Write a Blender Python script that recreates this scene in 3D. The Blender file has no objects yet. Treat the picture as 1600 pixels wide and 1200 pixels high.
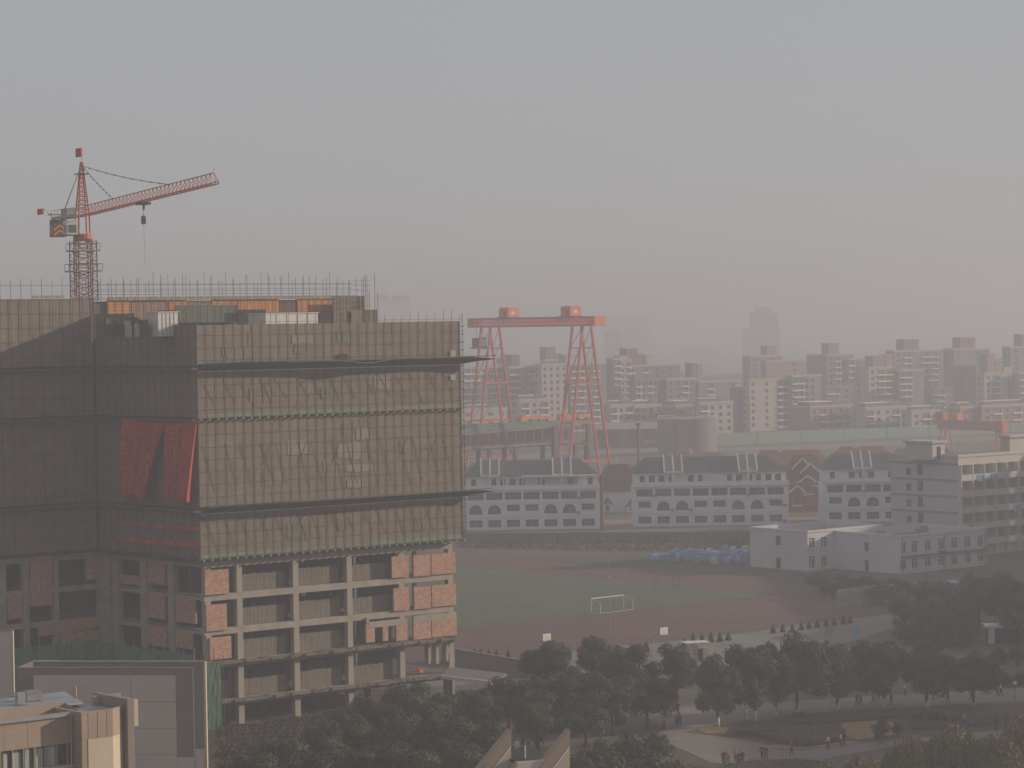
HAZE_D, HAZE_G, HAZE_COL = .00078, .3, (.62,.635,.695)
SUN_EL, SUN_AZ, SUN_S, SUN_C = 17, 76, 4.4, (1.0,.84,.67)
SKY_S, SKY_DUST, SKY_AIR, SKY_OZ = .10, 1.0, 1.0, 2.0
EXPO = 0.0
SMOG_F, SMOG_C = .84, (4.05,4.02,4.2)
import bpy, bmesh, math, random
from mathutils import Vector, Matrix
random.seed(7)
C = bpy.context.scene.collection
R = math.radians
PI = math.pi
F, H, ROLL, PITCH = 4300.0, 50.0, 0.016, math.atan(95/4300)
PHI = R(39.7)

# ---------------------------------------------------------------- measuring helpers
def ray(px, py):
    u, v = px-800, py-600
    du = u*math.cos(ROLL)-v*math.sin(ROLL); dv = u*math.sin(ROLL)+v*math.cos(ROLL)
    return Vector((du, F*math.cos(PITCH)-dv*math.sin(PITCH), -dv*math.cos(PITCH)-F*math.sin(PITCH)))
def G(px, py, z=0.0):
    r = ray(px, py); t = (z-H)/r.z
    return Vector((r.x*t, r.y*t, z))
def D(px, py, d):
    r = ray(px, py); t = d/r.y
    return Vector((r.x*t, d, H+r.z*t))
class FR:
    """a ground frame: origin, x axis along the front of a thing, y axis to its back"""
    def __init__(s, o, ang):
        s.o = Vector((o[0], o[1])); s.a = ang
        s.e = Vector((math.cos(ang), math.sin(ang))); s.n = Vector((-math.sin(ang), math.cos(ang)))
    def S(s, px, py, n=0.0):
        r = ray(px, py); P = s.o+s.n*n
        k = (P.y*r.x-P.x*r.y)/(s.e.x*r.y-s.e.y*r.x)
        return k, H+r.z/r.y*(P.y+k*s.e.y)
    def T(s, px, py, x=0.0):
        r = ray(px, py); P = s.o+s.e*x
        k = (P.y*r.x-P.x*r.y)/(s.n.x*r.y-s.n.y*r.x)
        return k, H+r.z/r.y*(P.y+k*s.n.y)
    def w(s, x, y):
        p = s.o+s.e*x+s.n*y
        return (p.x, p.y)

# ---------------------------------------------------------------- mesh helpers
class MB:
    def __init__(s): s.v = []; s.f = []
    def quad(s, *p):
        i = len(s.v); s.v += [tuple(q) for q in p]; s.f.append(tuple(range(i, i+len(p)))); return s
    def hexa(s, p):
        i = len(s.v); s.v += [tuple(q) for q in p]
        for f in ((0,3,2,1),(4,5,6,7),(0,1,5,4),(1,2,6,5),(2,3,7,6),(3,0,4,7)): s.f.append(tuple(i+k for k in f))
        return s
    def box(s, x0, x1, y0, y1, z0, z1):
        return s.hexa([(x0,y0,z0),(x1,y0,z0),(x1,y1,z0),(x0,y1,z0),(x0,y0,z1),(x1,y0,z1),(x1,y1,z1),(x0,y1,z1)])
    def tube(s, p, q, r, n=5, r2=None):
        p = Vector(p); q = Vector(q); d = (q-p)
        if d.length < 1e-6: return s
        d.normalize(); a = d.cross(Vector((0,0,1)) if abs(d.z) < .9 else Vector((1,0,0))).normalized(); b = d.cross(a)
        i = len(s.v); r2 = r if r2 is None else r2
        for c, rr in ((p, r), (q, r2)):
            for k in range(n):
                t = 2*PI*k/n; s.v.append(tuple(c+a*math.cos(t)*rr+b*math.sin(t)*rr))
        for k in range(n):
            m = (k+1) % n; s.f.append((i+k, i+m, i+n+m, i+n+k))
        s.f.append(tuple(i+k for k in reversed(range(n)))); s.f.append(tuple(i+n+k for k in range(n)))
        return s
    def beam(s, p, q, w, h):
        p = Vector(p); q = Vector(q); d = (q-p).normalized()
        a = d.cross(Vector((0,0,1)) if abs(d.z) < .95 else Vector((0,1,0))).normalized()*(w/2); b = a.cross(d).normalized()*(h/2)
        return s.hexa([p-a-b, p+a-b, p+a+b, p-a+b, q-a-b, q+a-b, q+a+b, q-a+b])
    def prism(s, poly, lo, hi, f):
        """poly of (a,b); f(a,b,c) gives xyz; extruded c = lo..hi"""
        i = len(s.v); n = len(poly)
        s.v += [tuple(f(a, b, lo)) for a, b in poly]+[tuple(f(a, b, hi)) for a, b in poly]
        s.f.append(tuple(i+k for k in reversed(range(n)))); s.f.append(tuple(i+n+k for k in range(n)))
        for k in range(n):
            m = (k+1) % n; s.f.append((i+k, i+m, i+n+m, i+n+k))
        return s
    def facade(s, a0, a1, z0, z1, dp, ops, f):
        """wall skin with real recessed openings: ops = (a0,a1,z0,z1[,arch]); f(a,z,depth) gives xyz"""
        xs = sorted({a0, a1, *[o[0] for o in ops], *[o[1] for o in ops]}); zs = sorted({z0, z1, *[o[2] for o in ops], *[o[3] for o in ops]})
        xs = [x for x in xs if a0-1e-6 <= x <= a1+1e-6]; zs = [z for z in zs if z0-1e-6 <= z <= z1+1e-6]
        for j in range(len(zs)-1):
            st = None
            for i in range(len(xs)-1):
                cx = (xs[i]+xs[i+1])/2; cz = (zs[j]+zs[j+1])/2
                op = any(o[0] < cx < o[1] and o[2] < cz < o[3] for o in ops)
                if not op and st is None: st = xs[i]
                if st is not None and (op or i == len(xs)-2):
                    e = xs[i] if op else xs[i+1]
                    s.quad(f(st,zs[j],0), f(e,zs[j],0), f(e,zs[j+1],0), f(st,zs[j+1],0)); st = None
        for o in ops:
            a, b, c, d = o[:4]
            if len(o) > 4 and o[4]:
                r = (b-a)/2; m = (a+b)/2; zc = d-r; N = 8
                pts = [(m-r*math.cos(PI*k/N), zc+r*math.sin(PI*k/N)) for k in range(N+1)]
                for k in range(N):
                    p, q = pts[k], pts[k+1]
                    s.quad(f(p[0],p[1],0), f(q[0],q[1],0), f(q[0],d,0), f(p[0],d,0))
                    s.quad(f(p[0],p[1],0), f(q[0],q[1],0), f(q[0],q[1],dp), f(p[0],p[1],dp))
                d = zc
            else:
                s.quad(f(a,d,0), f(b,d,0), f(b,d,dp), f(a,d,dp))
            s.quad(f(a,c,0), f(b,c,0), f(b,c,dp), f(a,c,dp))
            s.quad(f(a,c,0), f(a,d,0), f(a,d,dp), f(a,c,dp)); s.quad(f(b,c,0), f(b,d,0), f(b,d,dp), f(b,c,dp))
        return s
    def lattice(s, p, q, w, h, n, r, rl, tri=False, up=(0,0,1)):
        """chords and zigzag lacing between p and q"""
        p = Vector(p); q = Vector(q); d = (q-p).normalized(); a = d.cross(Vector(up)).normalized(); b = a.cross(d)
        if tri: offs = [a*(-w/2), a*(w/2), b*h]
        else: offs = [a*(-w/2)-b*(h/2), a*(w/2)-b*(h/2), a*(w/2)+b*(h/2), a*(-w/2)+b*(h/2)]
        m = len(offs)
        for o in offs: s.tube(p+o, q+o, r, 5)
        for k in range(n):
            A = p.lerp(q, k/n); B = p.lerp(q, (k+1)/n); M_ = A.lerp(B, .5)
            for j in range(m):
                o1, o2 = offs[j], offs[(j+1) % m]
                s.tube(A+o1, M_+o2, rl, 4); s.tube(M_+o2, B+o1, rl, 4)
        return s
    def mesh(s, name, mat, smooth=False):
        me = bpy.data.meshes.new(name); me.from_pydata(s.v, [], s.f); me.update()
        if mat: me.materials.append(mat)
        if smooth: me.polygons.foreach_set('use_smooth', [True]*len(me.polygons))
        return me
    def build(s, name, mat, parent=None, smooth=False):
        return link(name, s.mesh(name, mat, smooth), parent)

def link(name, data, parent=None, loc=None, rz=0):
    o = bpy.data.objects.new(name, data); C.objects.link(o)
    if parent: o.parent = parent
    if loc is not None: o.location = loc
    if rz: o.rotation_euler = (0,0,rz)
    return o
def tag(o, label=None, cat=None, group=None, kind=None):
    if label: o['label'] = label
    if cat: o['category'] = cat
    if group: o['group'] = group
    if kind: o['kind'] = kind
    return o
def thing(name, label, cat, loc=(0,0,0), rz=0, group=None):
    o = bpy.data.objects.new(name, None); C.objects.link(o); o.empty_display_size = .5
    o.location = loc; o.rotation_euler = (0,0,rz)
    return tag(o, label, cat, group)
def at(fr, name, label, cat, x=0, y=0, group=None):
    p = fr.w(x, y); return thing(name, label, cat, (p[0], p[1], 0), fr.a, group)
def copy_tree(o, parent=None):
    c = o.copy(); C.objects.link(c); c.parent = parent
    for ch in list(o.children): copy_tree(ch, c)
    return c
def poly_structure(name, pts, z, mat):
    mb = MB(); mb.quad(*[(p[0], p[1], z) for p in pts])
    return tag(mb.build(name, mat), kind='structure')
def flat_thing(name, pts, z, mat, label, cat):
    mb = MB(); mb.quad(*[(p[0], p[1], z) for p in pts]); return tag(mb.build(name, mat), label, cat)

# ---------------------------------------------------------------- materials
def _nt(name):
    m = bpy.data.materials.new(name); m.use_nodes = True
    t = m.node_tree; b = t.nodes['Principled BSDF']; return m, t, b
def mat(name, c1, c2=None, scale=1.0, rough=.85, stretch=(1,1,1), metal=0.0, bump=0.0, detail=4.0, fine=0.0, spec=.3):
    m, t, b = _nt(name); N = t.nodes; L = t.links
    b.inputs['Roughness'].default_value = rough; b.inputs['Metallic'].default_value = metal
    b.inputs['Specular IOR Level'].default_value = spec
    if c2 is None: c2 = tuple(x*.8 for x in c1)
    tc = N.new('ShaderNodeTexCoord'); mp = N.new('ShaderNodeMapping'); mp.inputs['Scale'].default_value = stretch
    L.new(tc.outputs['Object'], mp.inputs['Vector'])
    no = N.new('ShaderNodeTexNoise'); no.inputs['Scale'].default_value = scale; no.inputs['Detail'].default_value = detail
    no.inputs['Roughness'].default_value = .6
    L.new(mp.outputs[0], no.inputs['Vector'])
    cr = N.new('ShaderNodeValToRGB'); cr.color_ramp.elements[0].position = .32; cr.color_ramp.elements[1].position = .68
    cr.color_ramp.elements[0].color = (*c1, 1); cr.color_ramp.elements[1].color = (*c2, 1)
    L.new(no.outputs['Fac'], cr.inputs['Fac']); L.new(cr.outputs['Color'], b.inputs['Base Color'])
    if bump:
        bp = N.new('ShaderNodeBump'); bp.inputs['Strength'].default_value = bump; bp.inputs['Distance'].default_value = .1
        L.new(no.outputs['Fac'], bp.inputs['Height']); L.new(bp.outputs[0], b.inputs['Normal'])
    return m
def brick_mat(name, c1, c2, mortar, w, h, ms=.012, plane='xz', rough=.9, offset=.5, var=.5, ns=.35):
    m, t, b = _nt(name); N = t.nodes; L = t.links
    b.inputs['Roughness'].default_value = rough; b.inputs['Specular IOR Level'].default_value = .2
    tc = N.new('ShaderNodeTexCoord'); sp = N.new('ShaderNodeSeparateXYZ'); cb = N.new('ShaderNodeCombineXYZ'); ad = N.new('ShaderNodeMath'); ad.operation = 'ADD'
    L.new(tc.outputs['Object'], sp.inputs[0]); L.new(sp.outputs['X'], ad.inputs[0]); L.new(sp.outputs['Y'], ad.inputs[1])
    L.new(ad.outputs[0], cb.inputs['X']); L.new(sp.outputs['Z'], cb.inputs['Y'])
    br = N.new('ShaderNodeTexBrick'); br.offset = offset
    br.inputs['Color1'].default_value = (*c1,1); br.inputs['Color2'].default_value = (*c2,1); br.inputs['Mortar'].default_value = (*mortar,1)
    br.inputs['Scale'].default_value = 1; br.inputs['Mortar Size'].default_value = ms; br.inputs['Brick Width'].default_value = w; br.inputs['Row Height'].default_value = h
    L.new(cb.outputs[0], br.inputs['Vector'])
    no = N.new('ShaderNodeTexNoise'); no.inputs['Scale'].default_value = ns; no.inputs['Detail'].default_value = 6; no.inputs['Roughness'].default_value = .7
    L.new(tc.outputs['Object'], no.inputs['Vector'])
    mr = N.new('ShaderNodeMapRange'); mr.inputs['From Min'].default_value = .3; mr.inputs['From Max'].default_value = .7
    mr.inputs['To Min'].default_value = 1-var*.6; mr.inputs['To Max'].default_value = 1+var*.4
    L.new(no.outputs['Fac'], mr.inputs['Value'])
    mx = N.new('ShaderNodeMix'); mx.data_type = 'RGBA'; mx.blend_type = 'MULTIPLY'; mx.inputs['Factor'].default_value = 1
    L.new(br.outputs['Color'], mx.inputs['A']); L.new(mr.outputs[0], mx.inputs['B']); L.new(mx.outputs['Result'], b.inputs['Base Color'])
    return m
def leaf_mat(name, c1, c2, c3):
    m, t, b = _nt(name); N = t.nodes; L = t.links
    b.inputs['Roughness'].default_value = .75; b.inputs['Specular IOR Level'].default_value = .15
    tc = N.new('ShaderNodeTexCoord'); no = N.new('ShaderNodeTexNoise'); no.inputs['Scale'].default_value = .9; no.inputs['Detail'].default_value = 3
    L.new(tc.outputs['Object'], no.inputs['Vector'])
    cr = N.new('ShaderNodeValToRGB'); cr.color_ramp.elements[0].position = .35; cr.color_ramp.elements[1].position = .65
    cr.color_ramp.elements[0].color = (*c1,1); cr.color_ramp.elements[1].color = (*c2,1); L.new(no.outputs['Fac'], cr.inputs['Fac'])
    oi = N.new('ShaderNodeObjectInfo'); mx = N.new('ShaderNodeMix'); mx.data_type = 'RGBA'
    mu = N.new('ShaderNodeMath'); mu.operation = 'MULTIPLY'; mu.inputs[1].default_value = .6; L.new(oi.outputs['Random'], mu.inputs[0])
    L.new(mu.outputs[0], mx.inputs['Factor']); L.new(cr.outputs['Color'], mx.inputs['A']); mx.inputs['B'].default_value = (*c3,1)
    L.new(mx.outputs['Result'], b.inputs['Base Color'])
    return m

M = {}
M['ground'] = mat('dry_ground', (.14,.115,.085), (.075,.07,.05), .05, .95, detail=9)
M['soil'] = mat('bare_soil', (.14,.092,.068), (.08,.065,.05), .06, .95, detail=9)
M['rubble'] = mat('site_soil', (.16,.12,.085), (.07,.06,.045), .35, .95, detail=9, bump=.5)
M['verge'] = mat('verge_grass', (.055,.06,.04), (.09,.08,.055), .12, .95, detail=8)
M['track'] = mat('red_track', (.135,.068,.06), (.088,.056,.049), .07, .85, detail=7)
M['pitch'] = mat('green_turf', (.06,.082,.05), (.11,.108,.066), .09, .9, detail=8)
M['paving'] = mat('grey_paving', (.205,.188,.178), (.15,.14,.134), .1, .85, detail=8)
M['asphalt'] = mat('park_road', (.235,.195,.18), (.175,.15,.14), .12, .85, detail=8)
M['lawn'] = mat('winter_lawn', (.19,.135,.075), (.10,.085,.05), .12, .95, detail=8)
M['browngrass'] = mat('brown_grass', (.105,.075,.055), (.065,.05,.038), .2, .95, detail=8)
M['ochre'] = mat('ochre_grass', (.30,.19,.09), (.2,.14,.075), .3, .95, detail=7)
M['netpole'] = mat('dusty_tube', (.15,.125,.103), (.125,.104,.088), 1, .85)
M['patchnet'] = mat('newer_olive_net', (.17,.165,.125), (.15,.14,.11), 1, .95)
M['palenet'] = mat('bleached_net', (.26,.225,.185), (.22,.19,.16), 1, .95)
M['windowdim'] = mat('dim_curtained_glass', (.15,.15,.15), (.10,.10,.105), .5, .5)
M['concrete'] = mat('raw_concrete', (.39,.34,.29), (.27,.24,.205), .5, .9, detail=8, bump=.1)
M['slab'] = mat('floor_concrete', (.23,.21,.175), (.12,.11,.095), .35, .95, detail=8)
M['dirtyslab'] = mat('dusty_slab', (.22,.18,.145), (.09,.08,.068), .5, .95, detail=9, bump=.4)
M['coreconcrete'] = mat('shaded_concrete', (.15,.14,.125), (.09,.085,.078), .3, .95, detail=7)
M['blockwork'] = brick_mat('grey_blockwork', (.2,.185,.15), (.165,.15,.125), (.12,.11,.1), .6, .3)
M['infill'] = mat('tan_safety_net', (.185,.16,.125), (.14,.122,.098), .8, .95, stretch=(.5,.5,3), detail=6)
M['brick'] = brick_mat('infill_brick', (.52,.27,.18), (.40,.18,.11), (.42,.34,.27), .40, .20, .025, var=.5, ns=2.2)
M['netting'] = brick_mat('dust_netting', (.212,.174,.138), (.195,.16,.127), (.185,.153,.122), 1.5, .9, .03, offset=0, var=.3)
M['netgreen'] = mat('green_netting', (.115,.23,.155), (.075,.15,.105), .8, .9, detail=6)
M['nettoe'] = mat('pale_green_netting', (.19,.26,.185), (.17,.17,.135), .4, .9, detail=6)
M['ledge'] = mat('dark_catch_net', (.125,.13,.115), (.085,.088,.08), .7, .95, detail=6)
M['pole'] = mat('rusty_tube', (.115,.09,.078), (.085,.07,.06), 1, .8)
M['plank'] = mat('weathered_plank', (.40,.36,.28), (.28,.24,.18), 1, .85)
M['formply'] = mat('orange_formwork', (.62,.27,.09), (.42,.17,.06), .5, .75, stretch=(2,2,.5))
M['whiteshed'] = mat('white_sheet', (.62,.60,.55), (.52,.5,.46), .6, .7)
M['redcloth'] = mat('red_banner_cloth', (.52,.07,.045), (.30,.045,.035), 1.2, .8, stretch=(1,4,.15))  # darker vertical streaks put fold shading into the cloth colour
M['gold'] = mat('yellow_lettering', (.55,.36,.08), None, 1, .7)
M['cranered'] = mat('orange_red_paint', (.55,.13,.06), (.42,.10,.05), .7, .6)
M['gantryred'] = mat('red_gantry_paint', (.52,.085,.05), (.45,.075,.05), .2, .6)
M['gantryorange'] = mat('orange_machine_paint', (.72,.17,.06), (.62,.14,.05), .2, .6)
M['blue_letter'] = mat('blue_sign_paint', (.14,.26,.52), None, 1, .6)
M['cabgrey'] = mat('grey_cab_paint', (.36,.36,.35), (.28,.28,.275), 1, .6)
M['white'] = mat('white_paint', (.72,.70,.66), (.62,.6,.57), .5, .7)
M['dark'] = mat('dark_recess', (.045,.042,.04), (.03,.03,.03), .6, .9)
M['steel'] = mat('dark_steel', (.09,.085,.085), (.06,.058,.058), .6, .6)
M['cable'] = mat('steel_cable', (.075,.07,.065), None, 1, .6)
M['chev'] = mat('yellow_orange_chevron', (.80,.36,.06), None, 1, .6)
M['rowwhite'] = mat('white_render', (.76,.76,.79), (.66,.66,.69), .15, .85, detail=7)
M['slate'] = mat('grey_roof_tile', (.11,.115,.125), (.085,.09,.10), .3, .8, detail=6)
M['redtile'] = mat('red_roof_tile', (.27,.10,.06), (.19,.08,.055), .25, .85, detail=7)
M['browntile'] = mat('brown_roof_tile', (.17,.10,.075), (.12,.075,.06), .3, .85, detail=7)
M['villabrick'] = brick_mat('villa_brick', (.34,.11,.065), (.28,.09,.055), (.3,.22,.18), .5, .2)
M['glass'] = mat('window_glass', (.055,.06,.065), (.035,.04,.045), .4, .25, spec=.5)
M['glassgreen'] = mat('green_tinted_glass', (.09,.14,.12), (.06,.10,.09), .3, .25, spec=.5)
M['curtain'] = mat('pale_curtain', (.42,.45,.40), (.22,.27,.24), 1.2, .9, stretch=(3,3,.3))
M['blockwhite'] = mat('pale_plaster', (.62,.60,.63), (.52,.50,.53), .12, .85, detail=7)
M['roofdark'] = mat('dark_roof_felt', (.12,.115,.11), (.09,.088,.085), .2, .9, detail=7)
M['roofgrey'] = mat('grey_roof_sheet', (.25,.24,.235), (.17,.165,.16), .2, .85, detail=7)
M['dormwhite'] = mat('dorm_plaster', (.49,.465,.48), (.41,.39,.40), .12, .85, detail=7)
M['dormcream'] = mat('cream_plaster', (.56,.52,.47), (.48,.45,.41), .2, .85, detail=6)
M['bluecloth'] = mat('blue_cloth', (.20,.38,.66), (.14,.28,.5), 1.5, .85)
M['bluebag'] = mat('blue_sack', (.16,.31,.55), (.24,.36,.55), .8, .8)
M['whitebag'] = mat('white_sack', (.55,.56,.58), (.40,.43,.48), .8, .8)
M['greyfence'] = mat('grey_boundary_wall', (.17,.17,.155), (.12,.125,.115), .15, .9, detail=7)
M['hoard'] = mat('pale_green_hoarding', (.22,.33,.255), (.19,.285,.225), .12, .8, detail=5)
M['tank'] = mat('grey_tank_steel', (.19,.18,.175), (.15,.145,.14), .12, .7, stretch=(1,1,.2))
M['apt_grey'] = mat('grey_flat_render', (.20,.19,.20), (.165,.155,.165), .1, .9)
M['apt_cream'] = mat('cream_flat_render', (.44,.385,.325), (.37,.325,.28), .1, .9)
M['apt_pink'] = mat('dusty_pink_render', (.33,.20,.165), (.27,.17,.14), .1, .9)
M['apt_brown'] = mat('brown_render', (.19,.135,.12), (.16,.115,.10), .1, .9)
M['apt_glass'] = mat('far_window_glass', (.10,.10,.105), (.07,.07,.078), .5, .5)
M['parkpave'] = mat('brown_park_paving', (.215,.185,.165), (.165,.145,.13), .15, .9, detail=8)
M['roofgreen'] = mat('faded_green_sheet', (.15,.175,.135), (.12,.14,.11), .7, .9)
M['hedge'] = leaf_mat('brown_clipped_hedge', (.10,.075,.05), (.075,.065,.042), (.085,.07,.045))
M['apt_rail'] = mat('white_balcony_wall', (.76,.69,.59), (.68,.61,.52), .1, .85)
M['far'] = mat('far_tower_wall', (.17,.155,.16), (.14,.13,.135), .05, .9)
M['far_pink'] = mat('far_pink_wall', (.46,.32,.28), (.4,.28,.25), .05, .9)
M['beige'] = mat('beige_tile_wall', (.36,.27,.205), (.31,.235,.18), .4, .8, detail=7)
M['creamtile'] = mat('cream_tile_wall', (.55,.45,.34), (.49,.40,.30), .4, .8, detail=6)
M['brownwall'] = mat('brown_stone_wall', (.27,.22,.195), (.22,.185,.165), .4, .85, detail=7)
M['panelgrey'] = mat('grey_wall_panel', (.60,.515,.455), (.50,.435,.39), .15, .85, detail=6)
M['roofwet'] = mat('bright_roof_sheet', (.45,.47,.48), (.26,.28,.30), .5, .35, detail=7, metal=.3)
M['zinc'] = mat('zinc_coping', (.55,.56,.56), (.42,.43,.44), .5, .3, metal=.7)
M['bark'] = mat('tree_bark', (.10,.075,.055), (.06,.048,.038), 3, .95)
M['limewash'] = mat('limewashed_bark', (.62,.58,.52), (.5,.47,.42), 3, .95)
M['leaf'] = leaf_mat('dark_evergreen_leaf', (.040,.055,.030), (.085,.098,.050), (.082,.082,.044))
M['leafbrown'] = leaf_mat('dull_autumn_leaf', (.10,.085,.055), (.075,.075,.048), (.11,.09,.058))
M['leafyellow'] = leaf_mat('yellow_willow_leaf', (.21,.165,.075), (.15,.13,.062), (.155,.135,.064))
M['leafconifer'] = leaf_mat('dark_conifer_leaf', (.025,.04,.025), (.04,.055,.03), (.035,.045,.028))
M['weed'] = leaf_mat('dry_weed', (.105,.082,.052), (.075,.066,.042), (.065,.062,.036))
M['skin'] = mat('skin', (.42,.26,.18), None, 2, .7)
M['hair'] = mat('black_hair', (.02,.017,.015), None, 2, .6)
for nm, c in dict(red=(.45,.05,.035), pink=(.5,.2,.19), white=(.72,.70,.68), black=(.035,.035,.04), navy=(.04,.05,.10), green=(.05,.22,.14), grey=(.2,.2,.21), orange=(.6,.2,.07), brown=(.16,.10,.07), blue=(.15,.25,.5)).items():
    M['c_'+nm] = mat(nm+'_fabric', c, None, 3, .9)
M['jeans'] = mat('dark_trousers', (.06,.065,.085), (.045,.045,.055), 3, .9)
# ================================================================ CONSTRUCTION SITE
C0 = G(323, 1140)
B = FR(C0, PHI)
W = B.S(708, 1080)[0]
T1 = B.T(160, 930)[0]
LV = [B.S(465, y)[1] for y in (1080, 1021, 970, 917.5, 867)]
site = at(B, 'construction_building', 'unfinished concrete high-rise with open lower floors and brick infill panels', 'building')
XL = -30.0                       # left block runs out of the frame
colx = [B.S(px, 1000)[0] for px in (322, 376, 464, 548, 629, 706)]
colm = MB().box(-.42,.42,0,.8,0,1).mesh('column', M['concrete'])
def column(x, y, z0, z1, w=1.0, m=None):
    o = link('column', m or colm, site, (x, y, z0)); o.scale = (w, 1, z1-z0); return o
zs = [0]+LV
for x in colx:
    for k in range(5): column(x+.42 if x < 1 else x, 0.02, zs[k]+.001, zs[k+1]-.75)
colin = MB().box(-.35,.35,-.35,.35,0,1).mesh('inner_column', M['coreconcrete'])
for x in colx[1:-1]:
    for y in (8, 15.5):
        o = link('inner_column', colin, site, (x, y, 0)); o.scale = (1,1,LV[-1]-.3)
for i, z in enumerate(LV):
    out = .9 if i in (0, 1) else .0
    MB().box(.05, W+.35+out*.8, .86, T1+16, z-.3, z-.004).build('floor_slab', M['slab'] if i else M['dirtyslab'], site)
    MB().box(.0, W+.3, .06, .85, z-.78, z+.02).build('edge_beam', M['concrete'], site)
    if out:
        mb = MB(); x = -.2
        while x < W+1.2:                       # ragged dusty lip of planks and spoil
            w = random.uniform(.8, 2.2); mb.box(x, min(x+w-.02, W+1.6), -out-random.uniform(0,.5), .055, z-.24-random.uniform(0,.1), z-.02+random.uniform(0,.14)); x += w
        mb.build('plank_ledge', M['dirtyslab'], site)
    for (y0, y1) in ((7.6,8.4),(15.1,15.9)):
        MB().box(.9, W-.4, y0, y1, z-.75, z-.304).build('cross_beam', M['coreconcrete'], site)
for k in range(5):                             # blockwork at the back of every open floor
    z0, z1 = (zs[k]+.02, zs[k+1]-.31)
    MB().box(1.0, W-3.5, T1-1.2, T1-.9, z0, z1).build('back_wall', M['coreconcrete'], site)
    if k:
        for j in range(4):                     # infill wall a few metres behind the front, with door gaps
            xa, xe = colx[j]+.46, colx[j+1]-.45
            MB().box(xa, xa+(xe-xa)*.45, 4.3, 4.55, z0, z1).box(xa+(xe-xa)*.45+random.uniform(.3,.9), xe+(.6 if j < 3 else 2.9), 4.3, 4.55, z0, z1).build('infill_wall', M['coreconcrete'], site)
            if (k, j) not in ((3, 0), (4, 0), (2, 0), (2, 3)):   # sunlit safety net hung across the lower half of the bay
                net = MB(); nn = 26; hn = random.uniform(2.05, 2.5); x1_ = xe-random.uniform(.3,.7)
                for q in range(nn+1):
                    xx = xa+(x1_-xa)*q/nn; net.v += [(xx, 1.0+random.uniform(-.02,.02), z0), (xx, 1.0+random.uniform(-.025,.025), z0+hn+random.uniform(-.07,.07))]
                for q in range(nn): net.f.append((2*q,2*q+2,2*q+3,2*q+1))
                net.build('safety_net', M['infill'], site)
    for j in range(2, 5):
        xa = colx[j-1]+1.1; MB().box(xa, xa+random.uniform(2.5,4.6), 12.2, 12.5, z0, z0+random.uniform(1.5,2.6)).build('partition_wall', M['blockwork'], site)
def brickpx(x0, y0, x1, y1, dy=-.25, mt='brick', name='brick_panel'):
    a, zt = B.S(x0, y0, dy); b, zb = B.S(x1, y1, dy)
    return MB().box(a, b, dy, .055 if dy > -1 else dy+.3, min(zb, zt), max(zb, zt)).build(name, M[mt], site)
for r_ in ((320,892,358,927),(322,946,355,984),(328,997,362,1028)): brickpx(*r_)
for r_ in ((612,870,639,901),(646,868,673,899),(674,866,712,895),(615,920,640,953),(647,918,674,950),(675,915,713,945),(572,975,586,1003),(598,974,607,1001),(619,971,637,1000),(646,967,674,997),(675,964,714,992)): brickpx(*r_)
for r_ in ((573,965,577,974),(577,972,636,975.5),(646,963,713,966)): brickpx(*r_, dy=-.28, mt='concrete', name='concrete_lintel')
for r_ in ((663,1006,667,1036),(675,1003,680,1036),(691,1001,695,1032)): brickpx(*r_, dy=.9, mt='concrete', name='thin_post')
brickpx(693,1010,699,1020, dy=1.0, mt='white', name='notice_board')
brickpx(650,1045,655,1050, dy=.9, mt='gantryorange', name='orange_crate')
a = B.S(655, 900)[0]
for k in (2, 3, 4): MB().box(a-.22, a+.22, .87, 1.3, zs[k]+.02, zs[k+1]-.78).build('thin_post', M['concrete'], site)
mb = MB()
for (x0, y0, x1, y1) in ((448,1062,470,1068),(515,1059,545,1063),(455,1068,480,1064),(520,1066,552,1062)):
    s0, z0 = B.S(x0, y0, -.5); s1, z1 = B.S(x1, y1, -.5); mb.beam((s0,-.5,LV[0]+.12),(s1,-.8,LV[0]+.14), .25, .1)
mb.build('loose_plank', M['plank'], site)
# left flank and recessed left block: piers, brick panels and dark openings (storeys of the lower part)
def flank(fr_fn, mp, a0, a1, piers, bricks, opens, nm):
    zt = LV[-1]-.3
    for (p0, p1) in piers:
        q0, q1 = sorted((fr_fn(p0, 930)[0], fr_fn(p1, 930)[0]))
        MB().hexa([mp(a,z,d) for z in (0, zt) for a,d in ((q0,0),(q1,0),(q1,.8),(q0,.8))]).build('pier', M['concrete'], site)
    for z in LV:
        MB().hexa([mp(a,zz,d) for zz in (z-.7, z) for a,d in ((a0,.08),(a1,.08),(a1,.7),(a0,.7))]).build('edge_beam', M['concrete'], site)
    for (x0,y0,x1,y1) in bricks:
        q0, z1_ = fr_fn(x0, y0); q1, z0_ = fr_fn(x1, y1); q0, q1 = sorted((q0, q1))
        MB().hexa([mp(a,zz,d) for zz in (z0_, z1_) for a,d in ((q0,.05),(q1,.05),(q1,.3),(q0,.3))]).build('brick_panel', M['brick'], site)
fl = lambda px, py: B.T(px, py, 0)
flank(fl, lambda a,z,d: (d, a, z), .9, T1, [(160,172),(176,184),(219,229),(262,272)],
      [(230,868,257,915),(186,897,217,915),(230,924,257,968),(274,932,305,975),(186,968,217,980),(230,975,260,1012),(274,985,300,1015)], [], 'flank')
frn = lambda px, py: B.S(px, py, T1)
flank(frn, lambda a,z,d: (a, T1+d, z), XL, 0, [(-40,-24),(-8,10),(36,46),(84,92),(155,162)],
      [(47,866,82,905),(47,920,82,945),(47,908,82,917),(134,870,154,905),(12,930,35,966),(-22,880,-9,920),(60,972,155,985),(95,985,155,1000)], [], 'block')
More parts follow.
